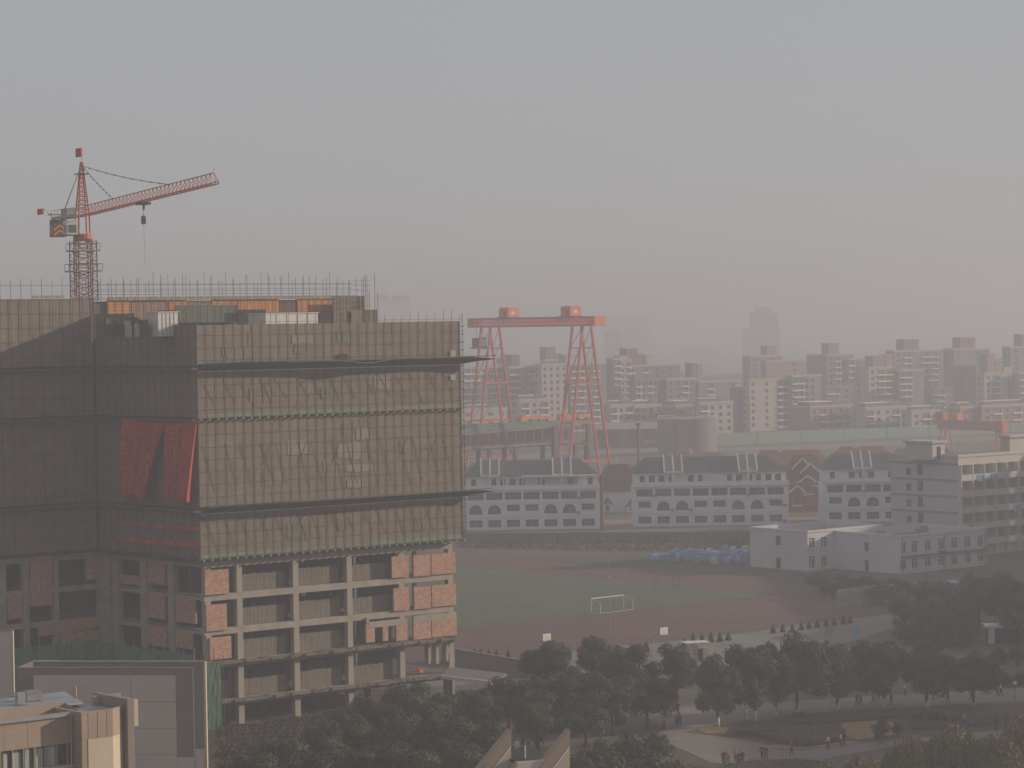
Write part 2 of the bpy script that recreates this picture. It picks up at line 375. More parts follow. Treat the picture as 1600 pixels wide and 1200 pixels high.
for k in range(5):
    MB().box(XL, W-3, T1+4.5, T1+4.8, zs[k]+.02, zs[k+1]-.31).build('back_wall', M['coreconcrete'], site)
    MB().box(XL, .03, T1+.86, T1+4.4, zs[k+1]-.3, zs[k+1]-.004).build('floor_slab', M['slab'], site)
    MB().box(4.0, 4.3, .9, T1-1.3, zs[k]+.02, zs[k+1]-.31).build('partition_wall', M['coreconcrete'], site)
# upper storeys: solid body behind the netting
ztop = B.S(500, 502)[1]
ZR = B.S(350, 466, T1)[1]
XR = B.S(560, 475, T1)[0]
MB().box(.4, W-.1, .5, T1-.05, LV[-1]+.03, ztop-1.6).build('upper_storeys', M['coreconcrete'], site)
MB().box(XL, W-.1, T1, T1+16, LV[-1]+.03, ztop-1.2).build('rear_storeys', M['coreconcrete'], site)
MB().box(XL, XR-1.0, T1+.9, T1+15, ztop-1.19, ZR-.3).build('roof_storey', M['coreconcrete'], site)
def rp(x0, y0, x1, y1, n, mt, name, th=.25):
    a, zt_ = B.S(x0, y0, n); b, zb_ = B.S(x1, y1, n)
    return MB().box(a, b, n, n+th, max(zb_, ztop-1.58), zt_).build(name, M[mt], site)
rp(168,468,205,500,T1+.5,'formply','formwork_panel'); rp(206,469,262,500,T1+.55,'apt_pink','formwork_panel'); rp(264,467,292,490,T1+.5,'formply','formwork_panel')
rp(293,470,330,492,T1+.56,'apt_pink','formwork_panel'); rp(331,467,370,478,T1+.5,'formply','formwork_panel'); rp(371,468,436,488,T1+.52,'formply','formwork_panel')
rp(437,470,462,500,T1+.6,'browntile','formwork_panel'); rp(465,466,523,487,T1+.45,'formply','formwork_panel'); rp(524,466,556,502,T1+.4,'netting','formwork_panel')
rp(275,477,371,503,T1-.6,'roofgreen','green_sheet'); rp(52,462,100,466,T1-.4,'plank','formwork_board')
rp(170,464,556,466.5,T1+.2,'plank','formwork_board')
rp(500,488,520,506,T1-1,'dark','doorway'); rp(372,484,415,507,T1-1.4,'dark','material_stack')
# things standing on the roof
def roofbox(x0, y0, x1, y1, n, depth, mt, nm, lab, cat, rib=True):
    a, z1 = B.S(x0, y0, n); b, _ = B.S(x1, y1, n)
    t = thing(nm, lab, cat, (*B.w(a, n), ztop-1.6), B.a); L_ = b-a; h = z1-ztop+1.6
    MB().box(0, L_, 0, depth, 0.005, h-.1).build('wall', M[mt], t)
    MB().box(-.12, L_+.12, -.12, depth+.12, h-.1, h).build('roof', M['white'], t)
    if rib:
        for k in range(1, 5): MB().box(L_*k/5-.03, L_*k/5+.03, -.04, -.001, 0.01, h-.12).build('wall_rib', M['roofgrey'], t)
roofbox(415,489,497,506,9,4,'whiteshed','site_cabin','long low white site cabin on the roof behind the netting parapet','cabin')
roofbox(247,487,278,508,4,3,'whiteshed','site_cabin','small white site cabin at the front corner of the roof','cabin')
a, z1 = B.S(226, 486, 5)
t = thing('material_heap', 'dark covered heap of building material beside the small white roof cabin', 'material heap', (*B.w(a-4.5, 5), ztop-1.6), B.a)
mb = MB(); random.seed(3)
for k in range(40):
    x = random.uniform(0, 5.4); hh = 2.1+.5*math.sin(x*2.1); y = random.uniform(0,2.5)
    mb.box(x, x+random.uniform(.5,1.1), y, y+.6, 0.01, hh*random.uniform(.55,1))
mb.build('sheet', M['steel'], t)

# ---------------------------------------------------------------- scaffolds
def net_sheet(f, a0, a1, z0, z1, name, mt, parent, na=None, amp=.03):
    na = na or max(2, int((a1-a0)/.75)); nz = max(2, int((z1-z0)/.9)); mb = MB()
    cols = [random.uniform(-amp, amp)*.3 for _ in range(na+1)]
    for j in range(nz+1):
        for i in range(na+1):
            mb.v.append(tuple(f(a0+(a1-a0)*i/na, z0+(z1-z0)*j/nz, random.uniform(-amp, amp)*.5+cols[i])))
    for j in range(nz):
        for i in range(na):
            k = j*(na+1)+i; mb.f.append((k, k+1, k+na+2, k+na+1))
    return mb.build(name, M[mt], parent)
def scaffold(f, a0, a1, z0, z1, root, sp=1.45, lz=1.8, tops=1.2, braces=(), r=.034, dense=True, pm='pole'):
    """tube scaffold in front of a netted face: each tube is a part"""
    n = int((a1-a0)/sp); up = {}
    for i in range(n+1):
        a = a0+(a1-a0)*i/n; zt = z1+random.uniform(.2, tops)
        MB().tube(f(a, z0, 0), f(a, zt, 0), r*random.uniform(.8,1.15), 4).build('upright', M[pm], root)
    m = int((z1-z0)/lz)
    for j in range(m+1):
        z = z0+(z1-z0)*j/m
        MB().tube(f(a0-.5, z+random.uniform(-.05,.05), 0), f(a1+.5, z+random.uniform(-.05,.05), 0), r*.6, 4).build('ledger', M[pm], root)
    for (za, zb) in braces:
        k = a0+.6; fl_ = 0
        while k < a1-2.6:
            MB().tube(f(k, zb, 0), f(k+random.uniform(1.6,2.0), za+(zb-za)*random.uniform(0,.3), 0), r*.7, 4).build('brace', M['pole'], root)
            k += 2.2 if fl_ % 2 else random.uniform(2.6,3.6); fl_ += 1
            if fl_ % 2 and k+2 < a1 and random.random() < .7: MB().tube(f(k+1.7, zb, 0), f(k, zb-(zb-za)*.45, 0), r*.7, 4).build('brace', M['pole'], root)
zc = [B.S(500, y)[1] for y in (858, 783, 646, 568, 502)]
# front
sf = at(B, 'scaffold', 'sunlit tan netted tube scaffold on the right-hand front of the high-rise', 'scaffold')
ff = lambda a, z, d: (a, -1.25+d, z)
for k in range(4):
    net_sheet(lambda a,z,d: ff(a,z,d+.12), -1.2, W+1.2, zc[k]+(.56 if k in (0,2) else .3), zc[k+1]-.25, 'netting', 'netting', sf)
for k in (0, 2):
    net_sheet(lambda a,z,d: ff(a,z,d+.10), -1.2, W+1.2, zc[k]+.08, zc[k]+.55, 'toe_netting', 'nettoe', sf)
    for j in range(34):                       # cantilever beams under the lift
        a = -1+j*(W+2)/33
        MB().box(a-.09, a+.09, -1.75, .45, zc[k]-.25, zc[k]-.02).build('cantilever_beam', M['plank'] if (j < 22 or k == 0) else M['formply'], sf)
    MB().box(-1.6, W+1.8, -1.45, -.95, zc[k]-.019, zc[k]+.07).build('base_board', M['steel'], sf)
scaffold(lambda a,z,d: ff(a,z,.02), -1.2, W+1.2, zc[0], zc[4], sf, 1.35, 1.5, 1.4, ((zc[0]+.8, zc[1]-.9),(zc[1]+1.2, zc[2]-3.2),(zc[2]+1.2, zc[3]-1.5)), r=.036, pm='netpole')
random.seed(99)
for q in range(26):                            # replaced, bleached and sagging sheets in the netting
    k = random.randrange(4); x = random.uniform(0, W-4); w_ = random.uniform(1.2,4.5); z = random.uniform(zc[k]+.9, max(zc[k]+1, zc[k+1]-2.6)); h_ = random.uniform(.8,1.9)
    net_sheet(lambda a,zz,d: ff(a, zz-.12*math.sin((a-x)/w_*PI), d*.5+.055), x, x+w_, z, z+h_, 'net_patch', random.choice(('patchnet','palenet','patchnet','netting')), sf, 6, .03)
a = W+1.25
for j in range(28): MB().tube((a, -1.3, zc[0]+j*1.05), (a+.55, -1.3, zc[0]+j*1.05), .05, 4).build('putlog', M['pole'], sf)
MB().tube((a+.32,-1.3,zc[0]),(a+.32,-1.3,zc[4]+.8),.05,4).build('upright', M['pole'], sf)
for (x, y0, y1) in ((708,585,591),(708,547,565)):
    s0, z0 = B.S(x-4, y1+3, -1.3); s1, z1 = B.S(x+4, y0, -1.3); MB().box(s0, s1, -1.31, -1.29, z0, z1).build('patch', M['plank'], sf)
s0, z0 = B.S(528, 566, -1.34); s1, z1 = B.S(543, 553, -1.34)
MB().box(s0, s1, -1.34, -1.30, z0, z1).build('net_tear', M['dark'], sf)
# catch-net shelves: slope up and outwards, so their undersides show
def shelf(z, x0, x1, nm, lab, sag):
    t = at(B, 'catch_net', lab, 'catch net'); mb = MB(); n = 36
    for i in range(n+1):
        x = x0+(x1-x0)*i/n; k = i/n
        out = 2.4-.5*math.sin(k*9)*.3; dz = sag*(math.exp(-((k-.53)/.06)**2))*.9+random.uniform(-.05,.05)
        tap = 1 if x < W+1.2 else max(.08, 1-(x-W-1.2)/4.4)
        mb.v += [(x,-1.45,z-.55*tap), (x,-1.45-out,z+.35*tap-dz*.5), (x,-1.45-out,z+.5*tap-dz*.5), (x,-1.45,z-.42*tap)]
    for i in range(n):
        for j in range(4):
            mb.f.append((i*4+j, i*4+(j+1)%4, i*4+4+(j+1)%4, i*4+4+j))
    mb.f += [(0,1,2,3), (n*4+3,n*4+2,n*4+1,n*4)]
    mb.build('net', M['ledge'], t)
    MB().tube((x0,-3.85,z+.5),(x1,-3.6,z+.5),.05,4).build('edge_tube', M['pole'], t)
shelf(zc[3], -1.5, W+5.4, '', 'upper dark catch net shelf across the sunlit netted front, with a sag in its middle', 1.0)
shelf(zc[1], -1.5, W+4.6, '', 'lower dark catch net shelf across the sunlit netted front', .0)
# left flank
sl = at(B, 'scaffold', 'shaded netted scaffold on the flank that carries the red banners', 'scaffold')
f2 = lambda a, z, d: (-1.25+d, a, z)
for k in range(4):
    net_sheet(lambda a,z,d: f2(a,z,d+.12), -1.05, T1-1.4, zc[k]+.12, zc[k+1]-.12, 'netting', 'netting', sl)
    if k: MB().box(-2.1, -1.3, -1.3, T1-1.4, zc[k]-.35, zc[k]-.1).build('ledge', M['ledge'], sl)
net_sheet(lambda a,z,d: f2(a,z,d+.12), T1-11, T1-1.4, zc[4]-.1, zc[4]+1.4, 'netting', 'netting', sl)
scaffold(lambda a,z,d: f2(a,z,-.03), -1.0, T1-1.4, zc[0], zc[4], sl, 1.5, 1.8, 1.2)
MB().box(-1.6, -.9, -1.3, T1-1.4, zc[0]-.1, zc[0]+.11).build('base_board', M['steel'], sl)
# recessed left block and rear roof
sb = at(B, 'scaffold', 'shaded netted scaffold on the recessed left part of the high-rise under the tower crane', 'scaffold')
f3 = lambda a, z, d: (a, T1-1.25+d, z)
zr = [zc[0], zc[1], zc[2], zc[3], B.S(80, 466, T1)[1]]
for k in range(4):
    net_sheet(lambda a,z,d: f3(a,z,d+.12), XL, -1.4, zr[k]+.12, zr[k+1]-.12, 'netting', 'netting', sb)
    if k: MB().box(XL, -1.4, T1-2.1, T1-1.3, zr[k]-.35, zr[k]-.1).build('ledge', M['ledge'], sb)
zrt = B.S(350, 445, T1)[1]
scaffold(lambda a,z,d: f3(a,z,-.03), XL, -1.4, zr[0], zrt, sb, 1.5, 1.75, 1.0)
sr = at(B, 'scaffold', 'bare see-through tube scaffold round the rear roof storey above the orange formwork', 'scaffold')
xr1 = B.S(548, 450, T1)[0]; xr2 = B.S(565, 450, T1)[0]; xr3 = B.S(580, 485, T1)[0]
scaffold(lambda a,z,d: (a, T1-1.3, z), -1.3, xr1, ztop-1.5, zrt, sr, 1.15, .8, 1.8)
scaffold(lambda a,z,d: (a, T1+.5, z), -1.3, xr1, ZR, zrt+.1, sr, 1.9, .6, 1.4)
scaffold(lambda a,z,d: (a, T1-1.3, z), xr1, xr2, ztop-1.5, zrt+.5, sr, .8, .7, 1.2)
net_sheet(lambda a,z,d: (a, T1-1.1+d, z), xr1-4, xr2-.3, ztop-1.5, B.S(555,463,T1)[1], 'netting', 'netting', sr)
net_sheet(lambda a,z,d: (a, T1-1.4+d, z), xr1-1, xr3, ztop-1.5, B.S(570,484,T1)[1], 'netting', 'netting', sr)
for px, y in ((567,455),(575,427),(580,456),(558,432),(561,430)):
    s_, z_ = B.S(px, y, T1); MB().tube((s_,T1-1.5,ztop-1.5),(s_,T1-1.5,z_),.045,4).build('upright', M['pole'], sr)
# red banners on the flank
def banner(poly_fn, nm, lab, nu, nv, fold, glyphs):
    t = thing(nm, lab, 'banner', (*B.o, 0), B.a); mb = MB()
    P = []
    for j in range(nv+1):
        for i in range(nu+1):
            u, v = i/nu, j/nv; px, py = poly_fn(u, v)
            a, z = B.T(px, py, -1.7)
            P.append((-1.75-fold*abs(math.sin(u*11+math.sin(v*2.6)*.5))**.6*(.5+.5*v)-fold*.35*math.sin(u*31+v*2), a, z))
    mb.v = P
    for j in range(nv):
        for i in range(nu):
            k = j*(nu+1)+i; mb.f.append((k, k+1, k+nu+2, k+nu+1))
    mb.build('cloth', M['redcloth'], t, True)
    for (u, v0, v1, sz) in glyphs:
        g = MB(); n = max(3, int((v1-v0)*14))
        for q in range(n):
            v = v0+(v1-v0)*(q+.5)/n
            for _ in range(4):
                i = min(nu-1, int((u+random.uniform(-.04,.04))*nu)); j = min(nv-1, int(v*nv)); c = Vector(P[j*(nu+1)+i])
                dy, dz = random.uniform(-sz,sz), random.uniform(-sz,sz)
                if random.random() < .5: g.box(c.x-.1, c.x-.06, c.y+dy-sz*.8, c.y+dy+sz*.8, c.z+dz-.05, c.z+dz+.05)
                else: g.box(c.x-.1, c.x-.06, c.y+dy-.06, c.y+dy+.06, c.z+dz-sz*.7, c.z+dz+sz*.7)
        g.build('lettering', M['gold'], t)
lerp = lambda a, b, t: a+(b-a)*t
banner(lambda u, v: (lerp(lerp(195,198,v), lerp(262,238,v**.8), u), lerp(lerp(655,662,u), lerp(773,779,u)+4*math.sin(u*9), v)), 'banner', 'broad hanging red banner with yellow characters, gathered to one side, on shaded netting', 66, 16, 1.0, [(.12,.05,.9,.16),(.55,.05,.6,.22),(.8,.45,.85,.25)])
banner(lambda u, v: (lerp(lerp(264,266,v), lerp(311,306,v), u), lerp(lerp(662,660,u), lerp(778,784,u), v)), 'banner', 'narrow hanging red banner at the building corner, its edge catching the sun', 56, 16, 1.0, [(.25,.05,.9,.16),(.5,.05,.9,.16)])
banner(lambda u, v: (lerp(190,314,u), lerp(lerp(815,824,u), lerp(820,831,u), v)), 'banner', 'upper of the two long thin red banner strips low on the shaded flank', 30, 2, .12, [(.3,.3,.7,.12),(.5,.3,.7,.12)])
banner(lambda u, v: (lerp(180,314,u), lerp(lerp(838,848,u), lerp(845,857,u), v)), 'banner', 'lower of the two long thin red banner strips low on the shaded flank', 30, 2, .12, [(.25,.3,.7,.12),(.45,.3,.7,.12),(.65,.3,.7,.12)])
# green netting fence round the foot
gn = at(B, 'green_net_scaffold', 'low green netted scaffold round the foot of the shaded flank', 'scaffold')
zg = 8.7
net_sheet(lambda a,z,d: (-2.2+d, a, z), -1.2, T1-2, .05, zg+.9, 'netting', 'netgreen', gn, amp=.14)
net_sheet(lambda a,z,d: (a, T1-2.2+d, z), XL, -2.3, .05, zg+1.0, 'netting', 'netgreen', gn, amp=.14)
net_sheet(lambda a,z,d: (a, -1.3+d, z), -2.2, 1.5, .05, zg-.3, 'netting', 'netgreen', gn, 6, .14)
for k in range(11): MB().tube((-2.35, -1.1+k*(T1-1)/10, 0), (-2.35, -1.1+k*(T1-1)/10, zg+1.3+random.uniform(0,.7)), .05, 5).build('post', M['plank'], gn)
for k in range(14): MB().tube((XL+k*(-2.4-XL)/13, T1-2.4, 0), (XL+k*(-2.4-XL)/13, T1-2.4, zg+1.6+random.uniform(0,.7)), .05, 5).build('post', M['plank'], gn)
for k in range(6): MB().tube((-1.8+k*.7, -1.45, 0), (-1.8+k*.7, -1.45, zg+.3+random.uniform(0,1.8)), .045, 5).build('post', M['pole'], gn)

# ================================================================ TOWER CRANE
m0 = D(131, 450, 386); tip = D(341, 283, 336)
K = FR((m0.x, m0.y), math.atan2(tip.y-m0.y, tip.x-m0.x))
tc = at(K, 'tower_crane', 'orange-red tower crane with lattice jib standing above the scaffolded high-rise', 'tower crane')
kz = lambda y: H+(515.8-y)/F*386
mb = MB().lattice((0,0,20), (0,0,kz(374)), 2.0, 2.0, 20, .11, .05, up=(1,0,0)); mb.build('mast', M['cranered'], tc)
mb = MB().lattice((0,0,kz(470)), (0,0,kz(377)), 3.0, 3.0, 6, .08, .045, up=(1,0,0)); mb.build('climbing_cage', M['pole'], tc)
for y, e in ((392,1.9),(424,2.1)):
    z = kz(y); pf = MB().box(-e, e, -e, e, z-.1, z+.1).build('work_platform', M['plank'], tc)
    mb = MB()
    for s1 in (-e, e):
        mb.tube((s1,-e,z+1),(s1,e,z+1),.035,4); mb.tube((-e,s1,z+1),(e,s1,z+1),.035,4)
        for s2 in (-e, 0, e): mb.tube((s1,s2,z+.1),(s1,s2,z+1),.035,4); mb.tube((s2,s1,z+.1),(s2,s1,z+1),.035,4)
    mb.build('railing', M['pole'], pf)
MB().beam((-1,-.5,kz(412)),(-3.6,2.8,kz(412)),.3,.2).build('side_beam', M['pole'], tc)
MB().tube((0,0,kz(377)),(0,0,kz(366)),1.35,14).build('slewing_ring', M['cranered'], tc)
zj = kz(334)
mb = MB()
apex = Vector((0,0,kz(254)))
for sx in (-.8,.8):
    for sy in (-.8,.8): mb.tube((sx,sy,kz(366)),(sx*.95,sy*.95,zj),.12,5); mb.tube((sx*.95,sy*.95,zj),(sx*.15,sy*.15,apex.z),.10,5)
for k in range(12):
    t0, t1 = k/12, (k+1)/12; w0, w1 = .76*(1-t0*.84), .76*(1-t1*.84); z0, z1 = lerp(zj,apex.z,t0), lerp(zj,apex.z,t1)
    for (ax,ay),(bx,by) in (((1,1),(-1,1)),((-1,1),(-1,-1)),((-1,-1),(1,-1)),((1,-1),(1,1))):
        mb.tube((ax*w0,ay*w0,z0),(bx*w1,by*w1,z1),.05,4); mb.tube((ax*w1,ay*w1,z1),(bx*w1,by*w1,z1),.04,4)
mb.build('tower_head', M['cranered'], tc)
pf = MB().box(-.9,.9,-.9,.9,kz(273),kz(273)+.1).build('head_platform', M['pole'], tc)
JL = (Vector((tip.x,tip.y))-Vector((m0.x,m0.y))).length; ztip = tip.z
mb = MB().lattice((.9,0,zj-.35), (JL-1.6,0,ztip-.25), 1.25, 1.35, 34, .07, .033, tri=True)
e_ = Vector((JL,0,ztip))
for s1 in (-.6,.6): mb.tube((JL-1.6,s1,ztip-.25), e_, .07, 5)
mb.tube((JL-1.6,0,ztip+1.1), e_, .06, 5); mb.tube((JL-1.6,0,ztip+1.0),(JL-1.6,0,ztip+1.7),.03,4); mb.build('jib', M['cranered'], tc)
for px in (176, 265):
    s_, _ = K.S(px, 300); zz = lerp(zj+.95, ztip+1.1, s_/JL); p0 = apex+Vector((.1,0,-.5)); p1 = Vector((s_,0,zz)); mb = MB()
    for k in range(10):
        A, B_ = p0.lerp(p1,k/10), p0.lerp(p1,(k+1)/10); sg = lambda t: Vector((0,0,-2.0*(t*(1-t))))*(s_/JL)
        mb.tube(A+sg(k/10), B_+sg((k+1)/10), .05, 4); mb.box(*sum([[c-.09,c+.09] for c in (B_+sg((k+1)/10))], []))
    mb.build('tie_bar', M['cable'], tc)
CJ = -12.5
mb = MB()
for s1 in (-.7,.7): mb.beam((-.9,s1,zj-.2),(CJ,s1,zj-.2),.2,.4)
for k in range(9): mb.beam((-.9+k*(CJ+.9)/8,-.7,zj-.2),(-.9+k*(CJ+.9)/8,.7,zj-.2),.1,.2)
mb.build('counter_jib', M['cabgrey'], tc)
mb = MB()
for s1 in (-.8,.8):
    mb.tube((-1,s1,zj+.9),(CJ,s1,zj+.9),.04,4)
    for k in range(8): mb.tube((-1+k*(CJ+1)/7,s1,zj),(-1+k*(CJ+1)/7,s1,zj+.9),.035,4)
mb.build('railing', M['cabgrey'], tc)
MB().box(-8.2,-5.6,-.6,.6,zj+.02,zj+1.0).build('hoist_winch', M['cabgrey'], tc)
for s1, x in ((-.55,-8),(.55,-11.5)): MB().tube(apex+Vector((-.1,0,-.4)), (x,s1,zj), .04, 4).build('back_stay', M['cable'], tc)
cw = MB().box(CJ-.2, CJ+1.6, -1.0, 1.0, kz(366), zj-.42).build('counterweight', M['browntile'], tc)
mb = MB()
zc0 = (kz(366)+zj-.42)/2
for k in (-.45, .25):                       # chevrons on the face turned to the viewer
    for s1 in (-1, 1):
        mb.hexa([(CJ+.7+s1*q, yy, zc0+k+dz-abs(q)*.75) for yy in (-1.04,-1.005) for q, dz in ((0,0),(.8,0),(.8,.32),(0,.32))])
        mb.hexa([(xx, s1*q, zc0+k+dz-abs(q)*.75) for xx in (CJ-.2+1.805,CJ-.2+1.84) for q, dz in ((0,0),(.9,0),(.9,.32),(0,.32))])
mb.build('chevron', M['chev'], cw)
MB().box(CJ-.4, CJ+1.8, -1.2, 1.2, zj+.3, zj+.5).build('counterweight_deck', M['white'], tc)
cb = MB().box(-1.0,.9,-2.5,-.95,kz(367),kz(345)).build('cab', M['white'], tc)
MB().box(-.7,.6,-2.53,-2.505,kz(364),kz(352)).build('window', M['glassgreen'], cb); MB().box(.905,.93,-2.3,-1.2,kz(364),kz(352)).build('window', M['glassgreen'], cb)
MB().box(-1.2,1.1,-2.8,-.8,kz(368.5),kz(367)).build('cab_deck', M['pole'], tc)
fl_ = MB().box(1.9,2.4,-.3,.3,kz(379),kz(374)).build('floodlight', M['steel'], tc)
s_, _ = K.S(224, 330); zt_ = lerp(zj-.35, ztip-.25, s_/JL); hz = H+ray(224,342).z/ray(224,342).y*K.w(s_,0)[1]
MB().box(s_-1.1,s_+1.1,-.7,.7,zt_-.45,zt_-.12).tube((s_+.2,0,zt_-.4),(s_+.2,0,zt_-1.1),.16,6).build('trolley', M['steel'], tc)
MB().tube((s_-.12,0,zt_-.5),(s_-.12,0,hz),.02,4).tube((s_+.12,0,zt_-.5),(s_+.12,0,hz),.02,4).build('hoist_rope', M['cable'], tc)
MB().tube((s_,-.2,hz),(s_,.2,hz),.42,12).box(s_-.22,s_+.22,-.25,.25,hz-.7,hz+.1).build('hook_block', M['steel'], tc)
MB().tube((s_,0,hz-.7),(s_+.3,0,hz-5.6),.018,4).tube((s_+.3,0,hz-5.6),(s_-.3,.1,hz-5.9),.018,4).build('sling', M['cable'], tc)
def flag(p, w, h, lean):
    o = MB().tube(p, p+Vector(lean), .03, 5).build('flag_pole', M['pole'], tc); top = p+Vector(lean); mb = MB()
    for j in range(5):
        for i in range(7): mb.v.append((top.x+.18*math.sin(i*1.1), top.y-w*i/6, top.z-h*j/4-.12*i/6))
    for j in range(4):
        for i in range(6): k = j*7+i; mb.f.append((k,k+1,k+8,k+7))
    mb.build('flag', M['redcloth'], o, True)
flag(apex, 1.0, 1.25, (.15,.1,2.0)); flag(Vector((CJ-.2,-.6,zj)), 1.0, .85, (-.4,-1.1,1.3))
# ================================================================ RED GANTRY CRANE
gl = D(766, 510, 884)
GF = FR((gl.x, gl.y), PHI-PI/2)
gt = at(GF, 'gantry_crane', 'tall red portal gantry crane with two orange winch houses on its girder', 'gantry crane')
sR = GF.S(909, 508)[0]; sA = GF.S(740, 505)[0]; sB = GF.S(937, 500)[0]
zb, zt = GF.S(766, 511.5)[1], GF.S(766, 497)[1]
for n_ in (-1.9, 1.9):
    mb = MB()
    for zz in (zb+.25, zt-.25): mb.beam((sA,n_,zz),(sB,n_,zz),.6,.55)
    k = sA
    while k < sB-.2:
        mb.beam((k,n_,zb+.3),(k,n_,zt-.3),.2,.42); k += 1.25
    mb.build('girder', M['gantryred'], gt)
for s0, s1 in ((sA-.3, sA+2.6), (sB-1.8, sB+.3)): MB().box(s0, s1, -2.3, 2.3, zb+.02, zt+.02).build('end_frame', M['gantryred'] if s0 < 0 else M['gantryorange'], gt)  # right end in orange: sunlight on that face put into its colour
for sc_ in (0, sR):
    for off in (-2.6, 2.6):
        for sg in (-1, 1):
            mb = MB(); top = Vector((sc_+off*.9, sg*1.75, zb)); ft = Vector((sc_+off, sg*9, 1.3))
            mb.beam(top, ft, .65, .6)
            MB_l = mb.build('leg', M['gantryred'], gt)
            MB().box(ft.x-1.6, ft.x+1.6, ft.y-.6, ft.y+.6, .02, 1.25).build('bogie', M['gantryred'], gt)
        mb = MB()
        for zz in (7, 19, 31): q = 1.75+(zb-zz)/(zb-1.3)*7.25; mb.beam((sc_+off*.97,-q,zz),(sc_+off*.97,q,zz),.45,.5)
        mb.build('cross_tie', M['gantryred'], gt)
        mb = MB()
        for za, zc_ in ((7,19),(19,31),(31,zb-4)):
            qa = 1.75+(zb-za)/(zb-1.3)*7.25; qb = 1.75+(zb-zc_)/(zb-1.3)*7.25
            mb.tube((sc_+off*.97,-qa,za),(sc_+off*.97,qb,zc_),.13,4)
        mb.build('brace', M['gantryred'], gt)
    for sg in (-1, 1):
        for zz in (7, 19, 31, 42): q = 1.75+(zb-zz)/(zb-1.3)*7.25; MB().tube((sc_-2.55,sg*q,zz),(sc_+2.55,sg*q,zz),.16,4).build('side_tie', M['gantryred'], gt)
        for za, zc_ in ((31,42),(42,zb)):
            qa = 1.75+(zb-za)/(zb-1.3)*7.25; qb = 1.75+(zb-zc_)/(zb-1.3)*7.25
            MB().tube((sc_-2.55,sg*qa,za),(sc_+2.45,sg*qb,zc_),.12,4).build('side_brace', M['gantryred'], gt)
for px in (795, 892):
    s_ = GF.S(px, 490)[0]; t = MB().box(s_-2.3, s_+2.3, -2.2, 2.2, zt+.25, zt+2.7).prism([(-2.3,zt+2.701),(2.3,zt+2.701),(1.6,zt+3.3),(-1.6,zt+3.3)], s_-2.3, s_+2.3, lambda a,b,c: (c,a,b)).build('winch_house', M['gantryorange'], gt)
    MB().box(s_+.2, s_+1.2, -2.24, -2.205, zt+.5, zt+1.8).build('door', M['dark'], t); MB().box(s_+2.305, s_+2.35, -1, .6, zt+1.0, zt+2.0).build('window', M['white'], t)
    MB().box(s_-2.9, s_+2.9, -2.6, 2.6, zt+.03, zt+.24).build('trolley_frame', M['steel'], t)
a, z0 = GF.S(743, 546); b, z1 = GF.S(756, 528)
cb = MB().box(a, b, -1.4, 1.2, z0+.6, z1).build('driver_cab', M['steel'], gt); MB().box(a-.8, b+3, -1.7, 1.5, z0+.2, z0+.59).build('cab_deck', M['pole'], cb)
MB().tube((a+.6,0,z1),(a+.6,0,zb),.08,4).tube((b-.4,0,z1),(b-.4,0,zb),.08,4).build('cab_hanger', M['gantryred'], cb)
a, z0 = GF.S(762, 540); MB().box(a, a+2, -2.6, -1.9, z0, z0+2.2).box(a-.2, a+2.2, -2.7, -1.8, z0+2.5, z0+2.8).build('signal_box', M['whiteshed'], gt)

# second, small red gantry with blue characters
g2 = D(1466, 664, 1008); GF2 = FR((g2.x, g2.y), PHI-PI/2)
L2 = GF2.S(1569, 668)[0]; z1 = GF2.S(1466, 656)[1]; z0 = GF2.S(1466, 671)[1]
gt2 = at(GF2, 'gantry_crane', 'small red gantry crane lettered in blue, behind the dormitory roof', 'gantry crane')
MB().box(0, L2, -.8, .8, z0+.01, z1).build('girder', M['gantryred'], gt2)
gm = MB(); random.seed(11)
for grp in ((.05,3),(.37,3),(.66,3)):
    for q in range(grp[1]):
        c = L2*(grp[0]+q*.085)+.8
        strokes = random.sample([(-.9,.9,.7,.95),(-.9,.9,-.1,.1),(-.9,.9,-.95,-.7),(-.9,-.65,-.9,.9),(.65,.9,-.9,.9),(-.12,.12,-1,1),(-.5,.5,.3,.5),(-.6,.7,-.5,-.3)], 5)
        for (x0,x1,y0,y1) in strokes: zc1 = (z0+z1)/2; gm.box(c+x0, c+x1, -.86, -.815, zc1+y0*1.0, zc1+y1*1.0)
gm.build('lettering', M['blue_letter'], gt2)
MB().box(L2-3.2, L2+.6, -1.6, 1.6, z0-.6, z1+.25).build('end_frame', M['gantryred'], gt2)
a, zc1 = GF2.S(1485, 646); b, _ = GF2.S(1500, 646); MB().box(a, b, -1.4, 1.4, z1+.02, zc1).build('winch_house', M['gantryorange'], gt2)
a, zc1 = GF2.S(1466, 643); b, _ = GF2.S(1477, 646); MB().box(a, b, -1.2, 1.2, z1+.02, zc1).build('winch_frame', M['gantryred'], gt2)
for s_ in (2.2, 4.8, L2-2.6, L2-1.0):
    for sg in (-1, 1): MB().beam((s_, sg*.9, z0), (s_, sg*2.6, .05), .45, .45).build('leg', M['gantryred'], gt2)
MB().box(1.6, 5.4, -2.7, 2.7, z0-3.4, z0-2.9).build('leg_frame', M['gantryred'], gt2)

